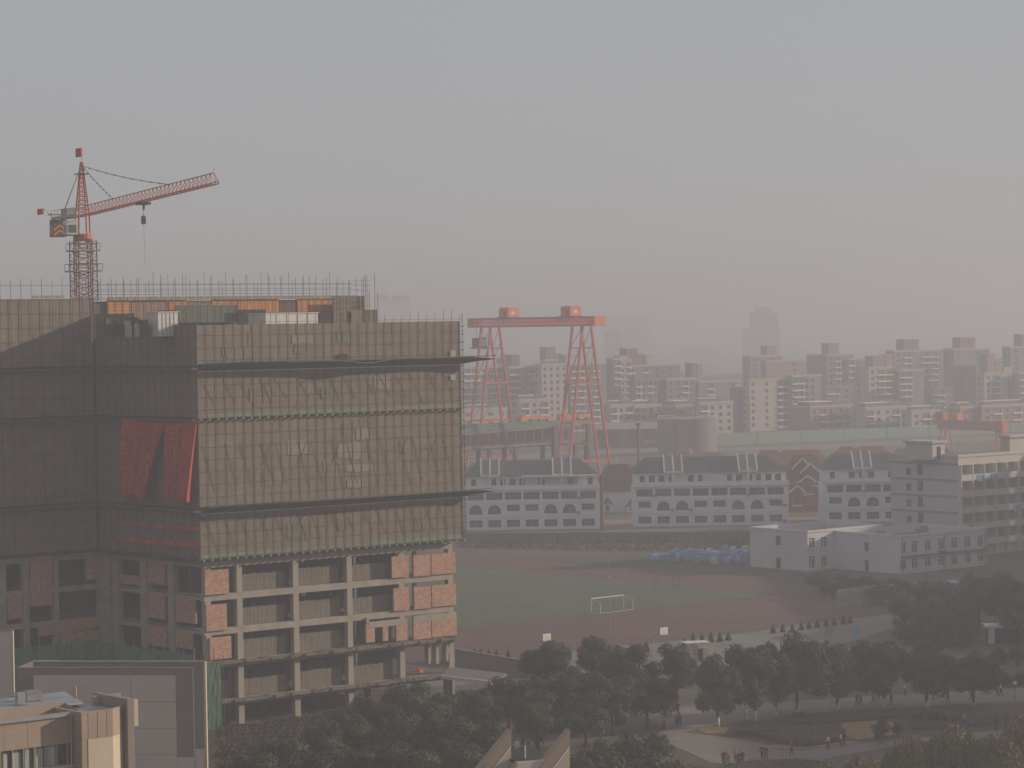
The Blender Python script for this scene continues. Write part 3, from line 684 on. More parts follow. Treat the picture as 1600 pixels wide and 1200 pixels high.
# ================================================================ TRESTLE, SHED, TANK, HOARDING
tl = D(722, 670, 838); TF = FR((tl.x, tl.y), PHI)
LT = TF.S(921, 660)[0]
tr = at(TF, 'steel_trestle', 'long dark steel trestle clad with tapering green sheet, behind the white row houses', 'trestle')
zA0, zA1 = TF.S(722, 676.5)[1], TF.S(722, 663)[1]; zB0, zB1 = TF.S(921, 660.5)[1], TF.S(921, 655.5)[1]
X0 = -22
fA = lambda x, za, zb_: za+(zb_-za)*x/LT
MB().hexa([(X0,-.2,fA(X0,zA0,zB0)),(LT,-.2,zB0),(LT,2.8,zB0),(X0,2.8,fA(X0,zA0,zB0)),(X0,.1,fA(X0,zA1,zB1)),(LT,.1,zB1),(LT,2.7,zB1),(X0,2.7,fA(X0,zA1,zB1))]).build('green_cladding', M['netgreen'], tr)
zlo = TF.S(722, 703)[1]
for n_ in (0, 6):
    mb = MB(); zt_ = lambda x: fA(x,zA0,zB0)-.05
    for k in range(2): mb.beam((X0,n_,zt_(X0)-.4-k*(zt_(X0)-zlo-.4)),(LT-1,n_,zt_(LT-1)-.4-k*(zt_(LT)-zlo-1.2)),.4,.5)
    x = X0; i = 0
    while x < LT-4:
        mb.beam((x,n_,zlo),(x,n_,zt_(x)-.4),.2,.25); mb.tube((x,n_,zlo if i%2 else zt_(x)-.4),(x+3.6,n_,zt_(x+3.6)-.4 if i%2 else zlo),.11,4)
        mb.tube((x,n_,zt_(x)-.4 if i%2 else zlo),(x+3.6,n_,zlo if i%2 else zt_(x+3.6)-.4),.07,4); x += 3.6; i += 1
    mb.build('truss', M['apt_pink'], tr)
MB().box(X0, LT-2, 6.4, 6.6, zlo-.2, zB1-.4).build('shade_sheet', M['browntile'], tr)  # dark sheet added to stand for the shaded inside of the trestle
MB().box(X0, LT-2, .5, 5.5, zlo-.3, zlo-.01).build('deck', M['coreconcrete'], tr)
for px in (765, 806, 866, 917):
    s_ = TF.S(px, 690)[0]
    for n_ in (.3, 5.7): MB().beam((s_, n_, 0), (s_, n_, min(zlo, 20)-.31), 1.1, 1.0).build('post', M['steel'], tr)
s_ = TF.S(917, 690)[0]; MB().beam((s_, -.6, 0), (s_, -.6, zB0-.1), 1.3, 1.0).build('post', M['steel'], tr)
s_ = TF.S(866, 690)[0]; MB().beam((s_, -.6, 0), (s_, -.6, fA(s_,zA0,zB0)-.2), 1.9, 1.0).build('post', M['steel'], tr)
s0 = TF.S(793, 705)[0]; MB().beam((s0, -1, zlo-.3), (s0+5, -3.6, .0), .5, .5).build('raking_strut', M['steel'], tr)
for lab, x0, x1, q in (('orange winch beam lying on the trestle, left of the red gantry leg', 811, 861, .3), ('orange winch beam lying on the trestle, crossed by the red gantry legs', 872, 922, .55)):
    a, z0 = TF.S(x0, 655.5, 4.2); b, z1 = TF.S(x1, 648.5, 4.2); hh = z1-z0+.6; z0 = fA(a,zA1,zB1)+.02
    t = thing('hoist_beam', lab, 'hoist beam', (*TF.w(a, 4.2), z0-.01), TF.a, 'orange hoist beams on the trestle'); L_ = b-a
    MB().box(L_*q*.6, L_, -.5, .5, .55, hh).build('jib_box', M['gantryorange'], t)
    mb = MB().box(0, L_*q*.7, -.9, .9, .0, hh*.55); mb.prism([(0,hh*.551),(L_*q*.7,hh*.551),(L_*q*.55,hh*1.25),(L_*q*.25,hh*1.25)], -.8, .8, lambda x,z,y: (x,y,z)); mb.build('winch_body', M['gantryorange'], t)
    for k in range(4): MB().box(L_*(.1+.25*k), L_*(.1+.25*k)+.5, -.45, .45, -.6, .549 if k*.25+.1 > q*.6 else -.01).build('support', M['steel'], t)
sp0 = D(926, 668, 1088); SF = FR((sp0.x, sp0.y), 0)
LS = SF.S(1029, 668)[0]; zE = SF.S(940, 671)[1]; zR_ = SF.S(940, 660.5)[1]
sh = at(SF, 'depot_shed', 'long pale-roofed depot shed with dark bays, between gantry and tank', 'shed')
MB().hexa([(0,-1,zE),(LS,-1,zE),(LS,9,zE),(0,9,zE),(3.5,3,zR_),(LS,3,zR_),(LS,9,zR_-.3),(3.5,9,zR_-.3)]).build('roof', M['apt_cream'], sh)
MB().box(.4, LS, 7, 9, 0, zE-.02).build('back_wall', M['apt_brown'], sh)
for x in (.2, 5, 11, 18.5, LS-.8): MB().box(x, x+(.9 if x != 11 else 2.6), -.6, .5, 0, zE-.02).build('pier', M['apt_grey'], sh)
for x0, x1 in ((1.2,5),(20,24.5)): MB().box(x0, x1, 2, 3, 0, 2.6).build('yellow_machine', M['chev'], sh)
MB().box(0.5, LS, -.4, -.1, .01, 1.9).build('low_wall', M['greyfence'], sh)
tk = G(1077, 710); TKF = FR((tk.x, tk.y+11), 0)
rad = 46.5/F*tk.y; ht = D(1077, 655, tk.y).z
tnk = at(TKF, 'storage_tank', 'wide grey cylindrical storage tank with sunlit right edge', 'tank')
mb = MB(); N = 64
for z in (0, ht):
    for k in range(N): mb.v.append((rad*math.cos(2*PI*k/N), rad*math.sin(2*PI*k/N), z))
for k in range(N): mb.f.append((k,(k+1)%N,N+(k+1)%N,N+k))
mb.build('shell', M['tank'], tnk, True)
MB().tube((0,0,ht),(0,0,ht+.7),rad-.3,48,.8).build('roof', M['roofgrey'], tnk)
for a_ in (-118, -80): x, y = rad*math.cos(R(a_)), rad*math.sin(R(a_)); MB().tube((x,y-.25,0),(x,y-.25,ht-.9),.35,6).build('downpipe', M['steel'], tnk)
mb = MB()
for k in range(40): a_ = 2*PI*k/40; b_ = 2*PI*(k+1)/40; mb.tube((rad*math.cos(a_),rad*math.sin(a_),ht+.9),(rad*math.cos(b_),rad*math.sin(b_),ht+.9),.06,4); mb.tube((rad*math.cos(a_),rad*math.sin(a_),ht),(rad*math.cos(a_),rad*math.sin(a_),ht+.9),.05,4)
mb.build('railing', M['apt_rail'], tnk)
for x0, x1 in ((-6.7,-3.6),(5,8)): MB().box(x0,x1,-9.3,-8.5,ht+.3,ht+1.3).build('roof_hatch', M['apt_rail'], tnk)
p = G(998, 738); st = thing('flue_stack', 'slim dark flue stack standing beside the grey tank', 'chimney', (p.x,p.y,0))
zz = D(998, 662, p.y).z; MB().tube((0,0,0),(0,0,zz),.55,10,.45).build('pipe', M['steel'], st); MB().tube((0,0,zz-.6),(0,0,zz+.2),.95,10).build('cap', M['steel'], st)
# pale green hoarding: three straight runs, one thing
hd = thing('hoarding', 'long pale green site hoarding running past the storage tank', 'hoarding')
p, q = G(1112,697), G(1640,673); h0 = D(1112,678,p.y).z; h1 = D(1640,659,q.y).z; m = 40
for r_ in range(8):
    mb = MB()
    for k in range(r_*5, r_*5+5):
        A, B_ = p.lerp(q,k/m), p.lerp(q,(k+1)/m); hh = lerp(h0,h1,k/m)
        mb.hexa([(A.x,A.y,0),(B_.x,B_.y,0),(B_.x,B_.y+.3,0),(A.x,A.y+.3,0),(A.x,A.y,hh),(B_.x,B_.y,hh),(B_.x,B_.y+.3,hh),(A.x,A.y+.3,hh)])
    mb.build('panel_run', M['hoard'], hd)
    A = p.lerp(q,r_*5/m); MB().box(A.x-.09,A.x+.09,A.y-.12,A.y-.02,0,lerp(h0,h1,r_/8)+.3).build('post', M['hoard'], hd)

# ================================================================ APARTMENT BLOCKS BEHIND
wmesh = {}
def unit(key, fn, m):
    k = (key, m)
    if k not in wmesh: wmesh[k] = fn().mesh(key, M[m])
    return wmesh[k]
def apartment(lab, xl, xc, xr, yt, d, bays, wall='apt_grey', end=None, band='apt_cream', fh=3.0, pent=(), name='apartment_block', nfmax=12):
    """xl..xc: end wall in shade, xc..xr: balcony front; yt: roof line at the corner; d: distance of the corner"""
    o = D(xc, yt, d); fr = FR((o.x, o.y), PHI); Hh = o.z; Wd = fr.S(xr, yt)[0]; Dp = max(4.0, fr.T(xl, yt)[0]) if xl < xc else 9.0
    t = at(fr, name, lab, 'apartment block' if name == 'apartment_block' else 'house')
    nf = min(nfmax, int((Hh-.9)/fh)); nb = len(bays); bw = Wd/nb; ops = []; kinds = []
    for f in range(nf):
        z = Hh-1.0-(f+1)*fh
        for b, k in enumerate(bays):
            x = bw*b
            if k == 'B': ops.append((x+.25, x+bw-.25, z+.15, z+fh-.35))
            elif k == 'W': ops.append((x+bw*.28, x+bw*.72, z+.9, z+2.4))
            else: continue
            kinds.append(k)
    mb = MB().facade(0, Wd, 0, Hh, .6, ops, lambda a,z,dd: (a,dd,z))
    mb.quad((0,0,0),(0,Dp,0),(0,Dp,Hh),(0,0,Hh)).quad((Wd,0,0),(Wd,Dp,0),(Wd,Dp,Hh),(Wd,0,Hh)).quad((0,Dp,0),(Wd,Dp,0),(Wd,Dp,Hh),(0,Dp,Hh)).quad((0,0,Hh-.2),(Wd,0,Hh-.2),(Wd,Dp,Hh-.2),(0,Dp,Hh-.2))
    mb.build('wall', M[wall], t)
    for op, k in zip(ops, kinds):
        w, h = op[1]-op[0], op[3]-op[2]
        o_ = link('window', unit('window_%s' % k, lambda: MB().box(0,1,0,.06,0,1), 'apt_glass'), t, (op[0], .52, op[2])); o_.scale = (w, 1, h)
        if k == 'B':
            o_ = link('balcony', unit('balcony', lambda: MB().box(0,1,0,1.0,0,.15).box(0,1,0,.12,.151,.62), 'apt_rail'), t, (op[0]-.1, -1.0, op[2]-.18)); o_.scale = (w+.2, 1, 1)
    if xl < xc-3:
        for f in range(nf):
            z = Hh-1.0-(f+1)*fh
            o_ = link('window', unit('window_W', lambda: MB().box(0,1,0,.06,0,1), 'apt_glass'), t, (-.03, Dp*.62, z+1.0), PI/2); o_.scale = (1.2, 1, 1.3)
    MB().box(-.25, Wd+.25, -.25, .35, Hh-.75, Hh+.25).box(-.25, .3, .36, Dp, Hh-.75, Hh+.2).build('parapet', M[band], t)
    if name == 'low_house':                    # a set-back upper storey under its own pale eave
        MB().box(Wd*.12, Wd*.62, 3.2, Dp-.5, Hh-.19, Hh+1.5).build('upper_storey', M['apt_brown'], t); MB().box(Wd*.1, Wd*.64, 2.6, Dp-.3, Hh+1.502, Hh+1.85).build('upper_eave', M['apt_rail'], t)
        MB().hexa([(Wd*.66,2.5,Hh+.1),(Wd,2.5,Hh+.1),(Wd,Dp,Hh+.1),(Wd*.66,Dp,Hh+.1),(Wd*.72,(Dp+2)/2,Hh+2.2),(Wd*.94,(Dp+2)/2,Hh+2.2),(Wd*.94,(Dp+2.4)/2,Hh+2.2),(Wd*.72,(Dp+2.4)/2,Hh+2.2)]).build('hip_roof', M['slate'], t)
    for (x0, x1, y, mt) in pent:
        a = fr.S(x0, yt, 3)[0]; b = fr.S(x1, yt, 3)[0]; zt_ = fr.S(x0, y, 3)[1]
        q = MB().box(a, b, 3, 8, Hh-.19, zt_).build('stair_turret', M[mt], t)
        MB().box(a-.3, b+.3, 2.7, 8.3, zt_+.002, zt_+.35).build('turret_cap', M[band], q)
A = apartment
A('pale balcony block directly behind the left legs of the red gantry', 716, 722, 789, 572, 1235, 'BBWBB', 'apt_cream', pent=((787,800,560,'apt_cream'),))
A('balcony block with a dark stair turret, seen through the gantry portal', 786, 794, 840, 573, 1245, 'BBPBB', 'apt_grey', pent=((800,812,555,'apt_brown'),))
A('cream window-fronted block in the middle of the gantry portal', 836, 846, 886, 569, 1240, 'WWWW', 'apt_cream')
A('balcony block directly behind the right legs of the red gantry', 884, 890, 947, 568, 1250, 'BBWBP', 'apt_grey', pent=((884,899,556,'apt_cream'),))
A('distant block with a dark stepped roof house, above the gantry portal blocks', 845, 852, 900, 562, 1420, 'WPW', 'apt_brown', pent=((853,868,543,'apt_brown'),(869,879,553,'apt_brown')))
A('dark narrow block right beside the right gantry legs', 947, 958, 970, 560, 1290, 'B', 'apt_grey')
A('narrow pale striped block right of the gantry with a cream roof house', 962, 968, 986, 562, 1295, 'WB', 'apt_cream', pent=((969,981,557,'apt_cream'),))
A('block with a tall dark turret right of the gantry', 972, 981, 1012, 571, 1300, 'BPB', 'apt_grey', pent=((979,996,545,'apt_brown'),(996,1004,553,'apt_brown'),(1010,1023,556,'apt_cream')))
A('long brown block without balconies left of the gap in the skyline', 1006, 1010, 1062, 570, 1340, 'PWPWP', 'apt_brown')
A('grey block with slanting balcony lines below the long brown block', 985, 992, 1028, 592, 1270, 'BWBW', 'apt_grey', band='apt_grey')
A('broad grey block with one pale parapet, left of the pair of chimney turrets', 1022, 1042, 1086, 592, 1280, 'WWBW', 'apt_grey', pent=((1082,1088,568,'apt_grey'),(1089,1097,570,'apt_pink')))
A('low grey block with two pale balconies left of the tall right-hand group', 1084, 1092, 1150, 596, 1300, 'PBPPW', 'apt_grey')
A('cream window-fronted block at the left end of the right-hand group', 1143, 1150, 1166, 606, 1230, 'WW', 'apt_grey', band='apt_grey')
A('cream ribbed block with balconies in the right-hand group', 1161, 1171, 1234, 593, 1222, 'WPWPBB', 'apt_cream', band='apt_cream')
A('grey block with a column of balconies above the low sunlit houses', 1231, 1237, 1283, 587, 1235, 'BBWWP', 'apt_grey')
A('tall block with a pink stair turret at the left end of the far row', 1160, 1172, 1222, 556, 1470, 'WPWP', 'apt_grey', pent=((1199,1213,541,'apt_pink'),))
A('pink-walled block behind the cream ribbed block', 1192, 1197, 1282, 564, 1440, 'PPWPP', 'apt_pink')
A('tall block with two balcony columns and a brown turret in the far row', 1260, 1292, 1334, 554, 1400, 'WBPB', 'apt_grey', pent=((1295,1311,537,'apt_pink'),))
A('tall plain-sided grey block left of the pink lift shaft', 1318, 1324, 1356, 560, 1370, 'BWP', 'apt_grey')
A('balcony block with a cream top band and pink lift shaft', 1334, 1357, 1394, 574, 1280, 'WBB', 'apt_cream', pent=((1364,1383,557,'apt_grey'),(1384,1395,555,'apt_pink')))
A('balcony block with a broad cream top beam in the right-hand group', 1392, 1404, 1444, 578, 1290, 'BBPP', 'apt_grey')
A('tallest slab with a brown roof box behind the cream-beamed block', 1384, 1396, 1478, 548, 1390, 'WBPBBP', 'apt_grey', pent=((1412,1436,531,'apt_brown'),))
A('tall blank grey slab with a brown roof box, second from the right', 1474, 1490, 1546, 545, 1380, 'PPWB', 'apt_grey', pent=((1500,1524,528,'apt_brown'),))
A('plain grey slab in front of the tall blank slab', 1490, 1525, 1536, 572, 1310, 'P', 'apt_grey', band='apt_grey')
A('sunlit balcony block with two pink shafts near the right edge', 1528, 1538, 1586, 583, 1285, 'WBPB', 'apt_cream', pent=((1543,1555,553,'apt_pink'),(1556,1566,564,'apt_pink'),(1568,1582,575,'apt_cream')))
A('tall grey block cut by the right edge of the view', 1566, 1578, 1640, 542, 1400, 'WPBP', 'apt_grey', pent=((1596,1612,523,'apt_brown'),))
A('grey balcony block low at the right edge of the view', 1582, 1592, 1650, 582, 1290, 'BWB', 'apt_grey')
# low sunlit houses in front of them
A('low cream house with stacked terraces behind the left orange hoist beam', 806, 812, 857, 625, 1160, 'BWB', 'apt_cream', name='low_house', nfmax=4)
A('low white house seen between the left legs of the red gantry', 716, 722, 792, 640, 1140, 'WPWW', 'apt_cream', name='low_house', nfmax=4)
A('low cream house just right of the red gantry', 945, 953, 988, 633, 1150, 'BWB', 'apt_cream', name='low_house', nfmax=4)
A('low cream house with a balcony column left of the plain grey gable', 984, 990, 1034, 633, 1158, 'BWWB', 'apt_cream', name='low_house', nfmax=4)
A('low pink-trimmed house behind the left half of the tank', 1034, 1056, 1094, 633, 1156, 'WBW', 'apt_pink', name='low_house', nfmax=4)
A('low cream house whose corner shows beside the tank', 1088, 1093, 1145, 629, 1150, 'BWWW', 'apt_cream', name='low_house', nfmax=4)
A('low house with a bright eave below the grey balcony column block', 1236, 1266, 1330, 635, 1150, 'WBWBW', 'apt_pink', name='low_house', nfmax=4)
A('low house with a bright eave below the cream-beamed block', 1330, 1352, 1420, 637, 1152, 'BWWBW', 'apt_cream', name='low_house', nfmax=4)
A('low cream house left of the small red gantry', 1408, 1424, 1484, 642, 1150, 'WBWW', 'apt_cream', name='low_house', nfmax=4)
A('low grey gabled house above the small red gantry', 1480, 1500, 1530, 636, 1160, 'WW', 'apt_pink', name='low_house', nfmax=4)
A('low house with bright eaves at the right edge of the view', 1516, 1534, 1640, 634, 1165, 'WBWBWBW', 'apt_pink', name='low_house', nfmax=4)
# fainter slabs filling the rows behind
for lab, xl, xc, xr, yt, d, bays in (
 ('wide dim slab behind the blocks left of the gantry portal',712,722,842,580,1620,'BBPBBP'),('wide dim slab behind the gantry portal',842,852,962,579,1650,'BWBWBP'),
 ('wide dim slab behind the dark turret block',960,975,1068,584,1680,'BBPBB'),('wide dim slab across the gap of the skyline',1060,1072,1172,588,1720,'WBWBW'),
 ('long dim slab low behind the cream ribbed block',1166,1180,1300,577,1640,'BWBWBW'),('long dim slab low behind the pink lift shaft block',1296,1312,1420,572,1660,'BBPBB'),
 ('long dim slab low behind the cream-beamed block',1410,1428,1540,566,1680,'WBBWBB'),('long dim slab low behind the two pink shafts',1530,1548,1660,560,1680,'BBWBB'),
 ('low dim grey slab just left of the cream ribbed block',1098,1106,1166,612,1330,'BWBW'),('low dim slab behind the cream houses right of the gantry',946,956,1048,606,1330,'BBWBB'),
 ('low dim slab above the low houses left of the small red gantry',1276,1290,1392,604,1330,'BWBBW'),('low dim slab above the small red gantry',1440,1456,1536,606,1320,'BWBW')):
    A(lab, xl, xc, xr, yt, d, bays, 'apt_grey', band='apt_grey')
# far towers fading into the haze
def far(lab, x0, x1, yt, d, m='far', step=None, name='far_tower', steps=()):
    o = D(x0, yt, d); w = (x1-x0)/F*d; t = thing(name, lab, 'tower block', (o.x, d, 0)); mb = MB()
    nfl = int(o.z/4); ops = [(w*(.1+.22*k), w*(.24+.22*k), z*4+1.2, z*4+3) for z in range(1, nfl) for k in range(4)]
    mb.facade(0, w, 0, o.z, .5, ops, lambda a,z,dd: (a,dd,z)).box(0,w,.5,22,0,o.z-.01); mb.build('wall', M[m], t)
    for (a, b, y) in steps:
        q0, q1 = (a-x0)/F*d, (b-x0)/F*d; zz = D(a, y, d).z; MB().box(q0, q1, 3, 18, o.z, zz).build('crown_storey', M[m], t)
far('faint tall tower with a narrower stepped top above the right-hand blocks', 1162, 1219, 512, 3200, steps=((1173,1216,489),(1182,1208,479)))
far('faint pinkish slab tower fading beside the right end of the gantry', 953, 1015, 496, 4000, 'far_pink')
far('faint narrow tower between the gantry legs and the pinkish slab', 944, 972, 516, 3300)
far('faint twin-topped tower just above the netted roof', 588, 640, 468, 4300, steps=((588,606,461),(612,640,462)))
far('faint low slab in the gap of the skyline', 1062, 1122, 545, 3600)

# tall housing slabs just right of the view: they throw the evening shade over the park and the dormitory front
for lab, y0, y1, h in (('tall housing slab right of the park, outside the view',326,430,49),('long housing slab right of the playing field, outside the view',436,598.5,42),('housing slab right of the dormitory, outside the view',602,690,43)):
    t = thing('housing_slab', lab, 'tower block', (182, y0, 0)); L_ = y1-y0; ops = [(3+5*i, 5+5*i, 3.1*f+1, 3.1*f+2.6) for f in range(int(h/3.1)) for i in range(int((L_-4)/5))]
    MB().facade(0, L_, 0, h, .3, ops, lambda a,z,d: (d,a,z)).box(.3,13,0,L_,0,h-.01).build('wall', M['apt_cream'], t); MB().box(-.3,13.3,-.3,L_+.3,h+.002,h+.4).build('roof', M['roofgrey'], t)
# ================================================================ WHITE ROW HOUSES
def rowhouse(lab, x0, x1, yb, d, bay0, pat, dormers, canopy=None):
    o = D(x0, yb, d); fr = FR((o.x, o.y), 0); S = lambda px, py: fr.S(px, py)
    k = F/d; Wd = (x1-x0)/k; t = at(fr, 'row_house', lab, 'row house'); nb = len(pat)
    b0 = (bay0-x0)/k; bw = 29.3/k; f = lambda a,z,dd: (a,dd,z)
    z2, z3, zc_, ze, zr_ = 3.4, 6.6, 9.7, 13.0, 16.6
    ops = []
    for i, p in enumerate(pat):
        c = b0+bw*i; h = 1.55
        if c-h < .1 or c+h > Wd-.1: continue
        ops.append((c-h, c+h, .75, 2.5, False, 'g'))
        ops.append((c-h, c+h, z2+.45, z2+(2.75 if p == 'A' else 2.2), p == 'A', 'a') if p == 'A' else (c-h, c+h, z2+1.2, z2+2.75, False, 'g'))
        ops.append((c-bw/2+.3, c+bw/2-.3, z3+.75, z3+2.55, False, 'l'))
    MB().facade(0, Wd, 0, zc_, .7, ops, f).box(0, Wd, .9, 11, 0, zc_-.01).quad((0,0,0),(0,.9,0),(0,.9,zc_),(0,0,zc_)).quad((Wd,0,0),(Wd,.9,0),(Wd,.9,zc_),(Wd,0,zc_)).build('wall', M['rowwhite'], t)
    for o_ in ops:
        w = MB().box(o_[0]-.05, o_[1]+.05, .72, .80, o_[2]-.05, o_[3]+.05).build('window', M[random.choice(('glass','glass','windowdim'))], t)
        if random.random() < .16: MB().box(o_[1]+.15, o_[1]+.95, -.4, -.003, o_[2]-.1, o_[2]+.5).build('air_conditioner', M['roofgrey'], t)
        m = (o_[0]+o_[1])/2
        MB().box(m-.05, m+.05, .64, .715, o_[2], o_[3]).box(o_[0], o_[1], .65, .716, (o_[2]+o_[3])/2-.04, (o_[2]+o_[3])/2+.04).build('mullion', M['roofgrey'], w)
    MB().box(-.3, Wd+.3, -.45, .9, zc_+.01, zc_+.35).box(-.1, Wd+.1, -.15, -.002, z3-.05, z3+.2).box(-.1, Wd+.1, -.12, -.002, z2-.1, z2+.1).build('cornice', M['rowwhite'], t)
    MB().box(-.2, Wd+.2, -.35, -.15, zc_+.351, zc_+1.15).build('terrace_parapet', M['rowwhite'], t)
    ops = []
    for i in range(nb*2-1):
        c = b0-bw*.1+bw*i*.52
        if c > Wd-1: break
        if random.random() < .8: ops.append((c-.75, c+.75, zc_+.9, ze-.7) if i % 3 else (c-.6, c+.6, zc_+.4, ze-.7))
    MB().facade(.3, Wd-.3, zc_+.36, ze, .4, ops, lambda a,z,dd: (a,2.0+dd,z)).build('attic_wall', M['rowwhite'], t)
    MB().box(.3, Wd-.3, 2.6, 10.8, zc_+.36, ze-.02).build('attic_core', M['rowwhite'], t)
    for o_ in ops: MB().box(o_[0], o_[1], 2.35, 2.42, o_[2], o_[3]).build('window', M['glass'], t)
    i0 = len([0])
    MB().hexa([(-.4,1.3,ze),(Wd+.4,1.3,ze),(Wd+.4,11.6,ze),(-.4,11.6,ze),(3.2,6.2,zr_),(Wd-4.5,6.2,zr_),(Wd-4.5,6.7,zr_),(3.2,6.7,zr_)]).build('roof', M['slate'], t)
    for px in dormers:
        c = (px-x0)/k
        dm = MB().hexa([(c-2.1,1.15,ze+.1),(c+2.1,1.15,ze+.1),(c+2.1,5.6,zr_+.2),(c-2.1,5.6,zr_+.2),(c-2.1,1.15,ze+.3),(c+2.1,1.15,ze+.3),(c+2.1,5.6,zr_+.4),(c-2.1,5.6,zr_+.4)]).build('dormer', M['roofgrey'], t)
        for q in (-2.2, 0, 2.2): MB().beam((c+q,.9,ze+.2),(c+q,5.8,zr_+.45),.35,.5).build('dormer_rib', M['white'], dm)
        MB().beam((c-2.3,.9,ze+.15),(c+2.3,.9,ze+.15),.3,.5).build('dormer_eave', M['white'], dm)
        MB().box(c-.25, c+.25, .2, .6, zc_+1.0, ze+.3).build('party_pier', M['white'], t)
    for q in range(1, nb):
        if q % 2 == 0: c = b0-bw/2+bw*q; MB().box(c-.15, c+.15, .0, 1.99, zc_+.36, ze-.6).build('party_fin', M['white'], t)
    if canopy:
        a, b = (canopy[0]-x0)/k, (canopy[1]-x0)/k
        cn = MB().box(a, b, -.3, 1.9, ze-.25, ze+.1).build('terrace_canopy', M['white'], t)
        for q in (a+.1, (a+b)/2, b-.3): MB().box(q, q+.2, -.25, -.05, zc_+1.151, ze-.26).build('canopy_post', M['white'], cn)
rowhouse('white row house with arched windows and a terrace canopy, nearest the high-rise', 728, 938, 828.5, 664, 744, 'AARRAAR', (767,880), (817,935))
rowhouse('white row house with arched windows and two roof dormers, left of the brick villa', 990, 1233, 825, 668, 1008, 'RAARRAAR', (1054,1171))
rowhouse('white row house with one roof dormer, half hidden by the dormitory', 1287, 1440, 822, 672, 1306, 'RAARR', (1350,))

# ================================================================ BRICK VILLAS AND RED ROOFS
def gable(mb, cx, y0, w, zb, zr_, dep, tr_):
    mb.prism([(cx-w/2-.4,zb),(cx+w/2+.4,zb),(cx,zr_)], y0, y0+dep, lambda a,b,c: (a,c,b))
    for s in (-1, 1): tr_.beam((cx+s*(w/2+.6),y0-.12,zb-.2),(cx,y0-.12,zr_+.15),.22,.45)
def villa(lab, x0, x1, yb, d, tops, roof='browntile', wall='villabrick', ze0=9.5, zr0=14.5):
    o = D(x0, yb, d); k = F/d; Wd = (x1-x0)/k; t = thing('brick_villa', lab, 'villa', (o.x, d, 0)); MB().box(.2, Wd-.2, 2.5, 12, 0, ze0).build('wall', M[wall], t)
    MB().hexa([(-.4,1.9,ze0),(Wd+.4,1.9,ze0),(Wd+.4,12.6,ze0),(-.4,12.6,ze0),(2.2,7,zr0),(Wd-2.2,7,zr0),(Wd-2.2,7.4,zr0),(2.2,7.4,zr0)]).build('roof', M[roof], t)
    for (px, ypk, wpx, yeave, dep) in tops:
        cx = (px-x0)/k; w = wpx/k; zp = D(px, ypk, d).z; ze = D(px, yeave, d).z; y0 = 2.2-dep
        MB().box(cx-w*.4, cx+w*.4, y0+.35, 2.45, 0.01, ze-.02).build('bay', M[wall], t)
        g, tm = MB(), MB(); gable(g, cx, y0, w, ze, zp, 3.2+dep, tm)
        q = g.build('gable_roof', M[roof], t); tm.build('white_trim', M['white'], q)
        MB().box(cx-w*.2, cx+w*.2, y0+.25, y0+.34, ze-2.6, ze-.6).build('window', M['glass'], t); MB().box(cx-w*.42, cx+w*.42, y0-.35, y0+.34, max(.3, ze-3.6), max(.55, ze-3.3)).build('balcony', M['white'], t)
villa('red brick villa with four white-trimmed gables between two white row houses', 1233, 1290, 822, 712, ((1256,717,26,733,.4),(1268,725,26,739,1.2),(1263,744,20,752,2.2),(1246,759,20,769,3.2)))
villa('pale villa with a brown roof and small white-trimmed gables right of the left row house', 941, 996, 822, 716, ((988,777,20,791,1.6),(950,775,16,787,1.2)), 'browntile', 'rowwhite', 5.6, 12.5)
def redroof(lab, x0, x1, ye, yr, d, m='redtile', name='villa_house'):
    o = D(x0, ye, d); k = F/d; Wd = (x1-x0)/k; zr_ = D((x0+x1)/2, yr, d+6).z; t = thing(name, lab, 'villa', (o.x, d, 0))
    MB().box(.6, Wd-.6, .8, 12, 0, o.z).build('wall', M['villabrick'], t)
    MB().hexa([(-.3,0,o.z),(Wd+.3,0,o.z),(Wd+.3,12.8,o.z),(-.3,12.8,o.z),(Wd*.14,6,zr_),(Wd*.86,6,zr_),(Wd*.86,6.6,zr_),(Wd*.14,6.6,zr_)]).build('roof', M[m], t)
    c = Wd*.35; MB().box(c, c+1.1, 5.2, 6.2, zr_-1.2, zr_+1.1).build('chimney', M['apt_rail'], t)
    for q in range(4): MB().box(1.5+q*Wd/4.4, 3+q*Wd/4.4, .72, .79, o.z-2.6, o.z-.9).build('window', M['glass'], t)
redroof('red-tiled villa roof right behind the foot of the tank', 1046, 1140, 722, 707, 800)
redroof('broad red-tiled villa roof behind the gabled brick villa', 1176, 1300, 728, 703, 790)
redroof('red-tiled villa roof behind the half-hidden white row house', 1306, 1396, 717, 697, 800)
redroof('dull red villa roof beside the right leg of the red gantry', 940, 1000, 748, 726, 760, 'browntile')
redroof('dull brown villa roof behind the row house nearest the high-rise', 725, 850, 738, 722, 780, 'browntile')
redroof('dark grey villa roof behind the dormitory stair house', 1392, 1500, 724, 700, 830, 'slate')

p = G(941, 830); t = thing('utility_post', 'thick dark brown post between the left row house and the pale villa', 'post', (p.x,p.y,0)); zz = D(938, 742, p.y).z
MB().tube((0,0,0),(0,0,zz),.5,10,.38).build('shaft', M['browntile'], t); MB().box(-.9,.9,-.15,.15,zz-1.0,zz-.75).build('crossarm', M['steel'], t)
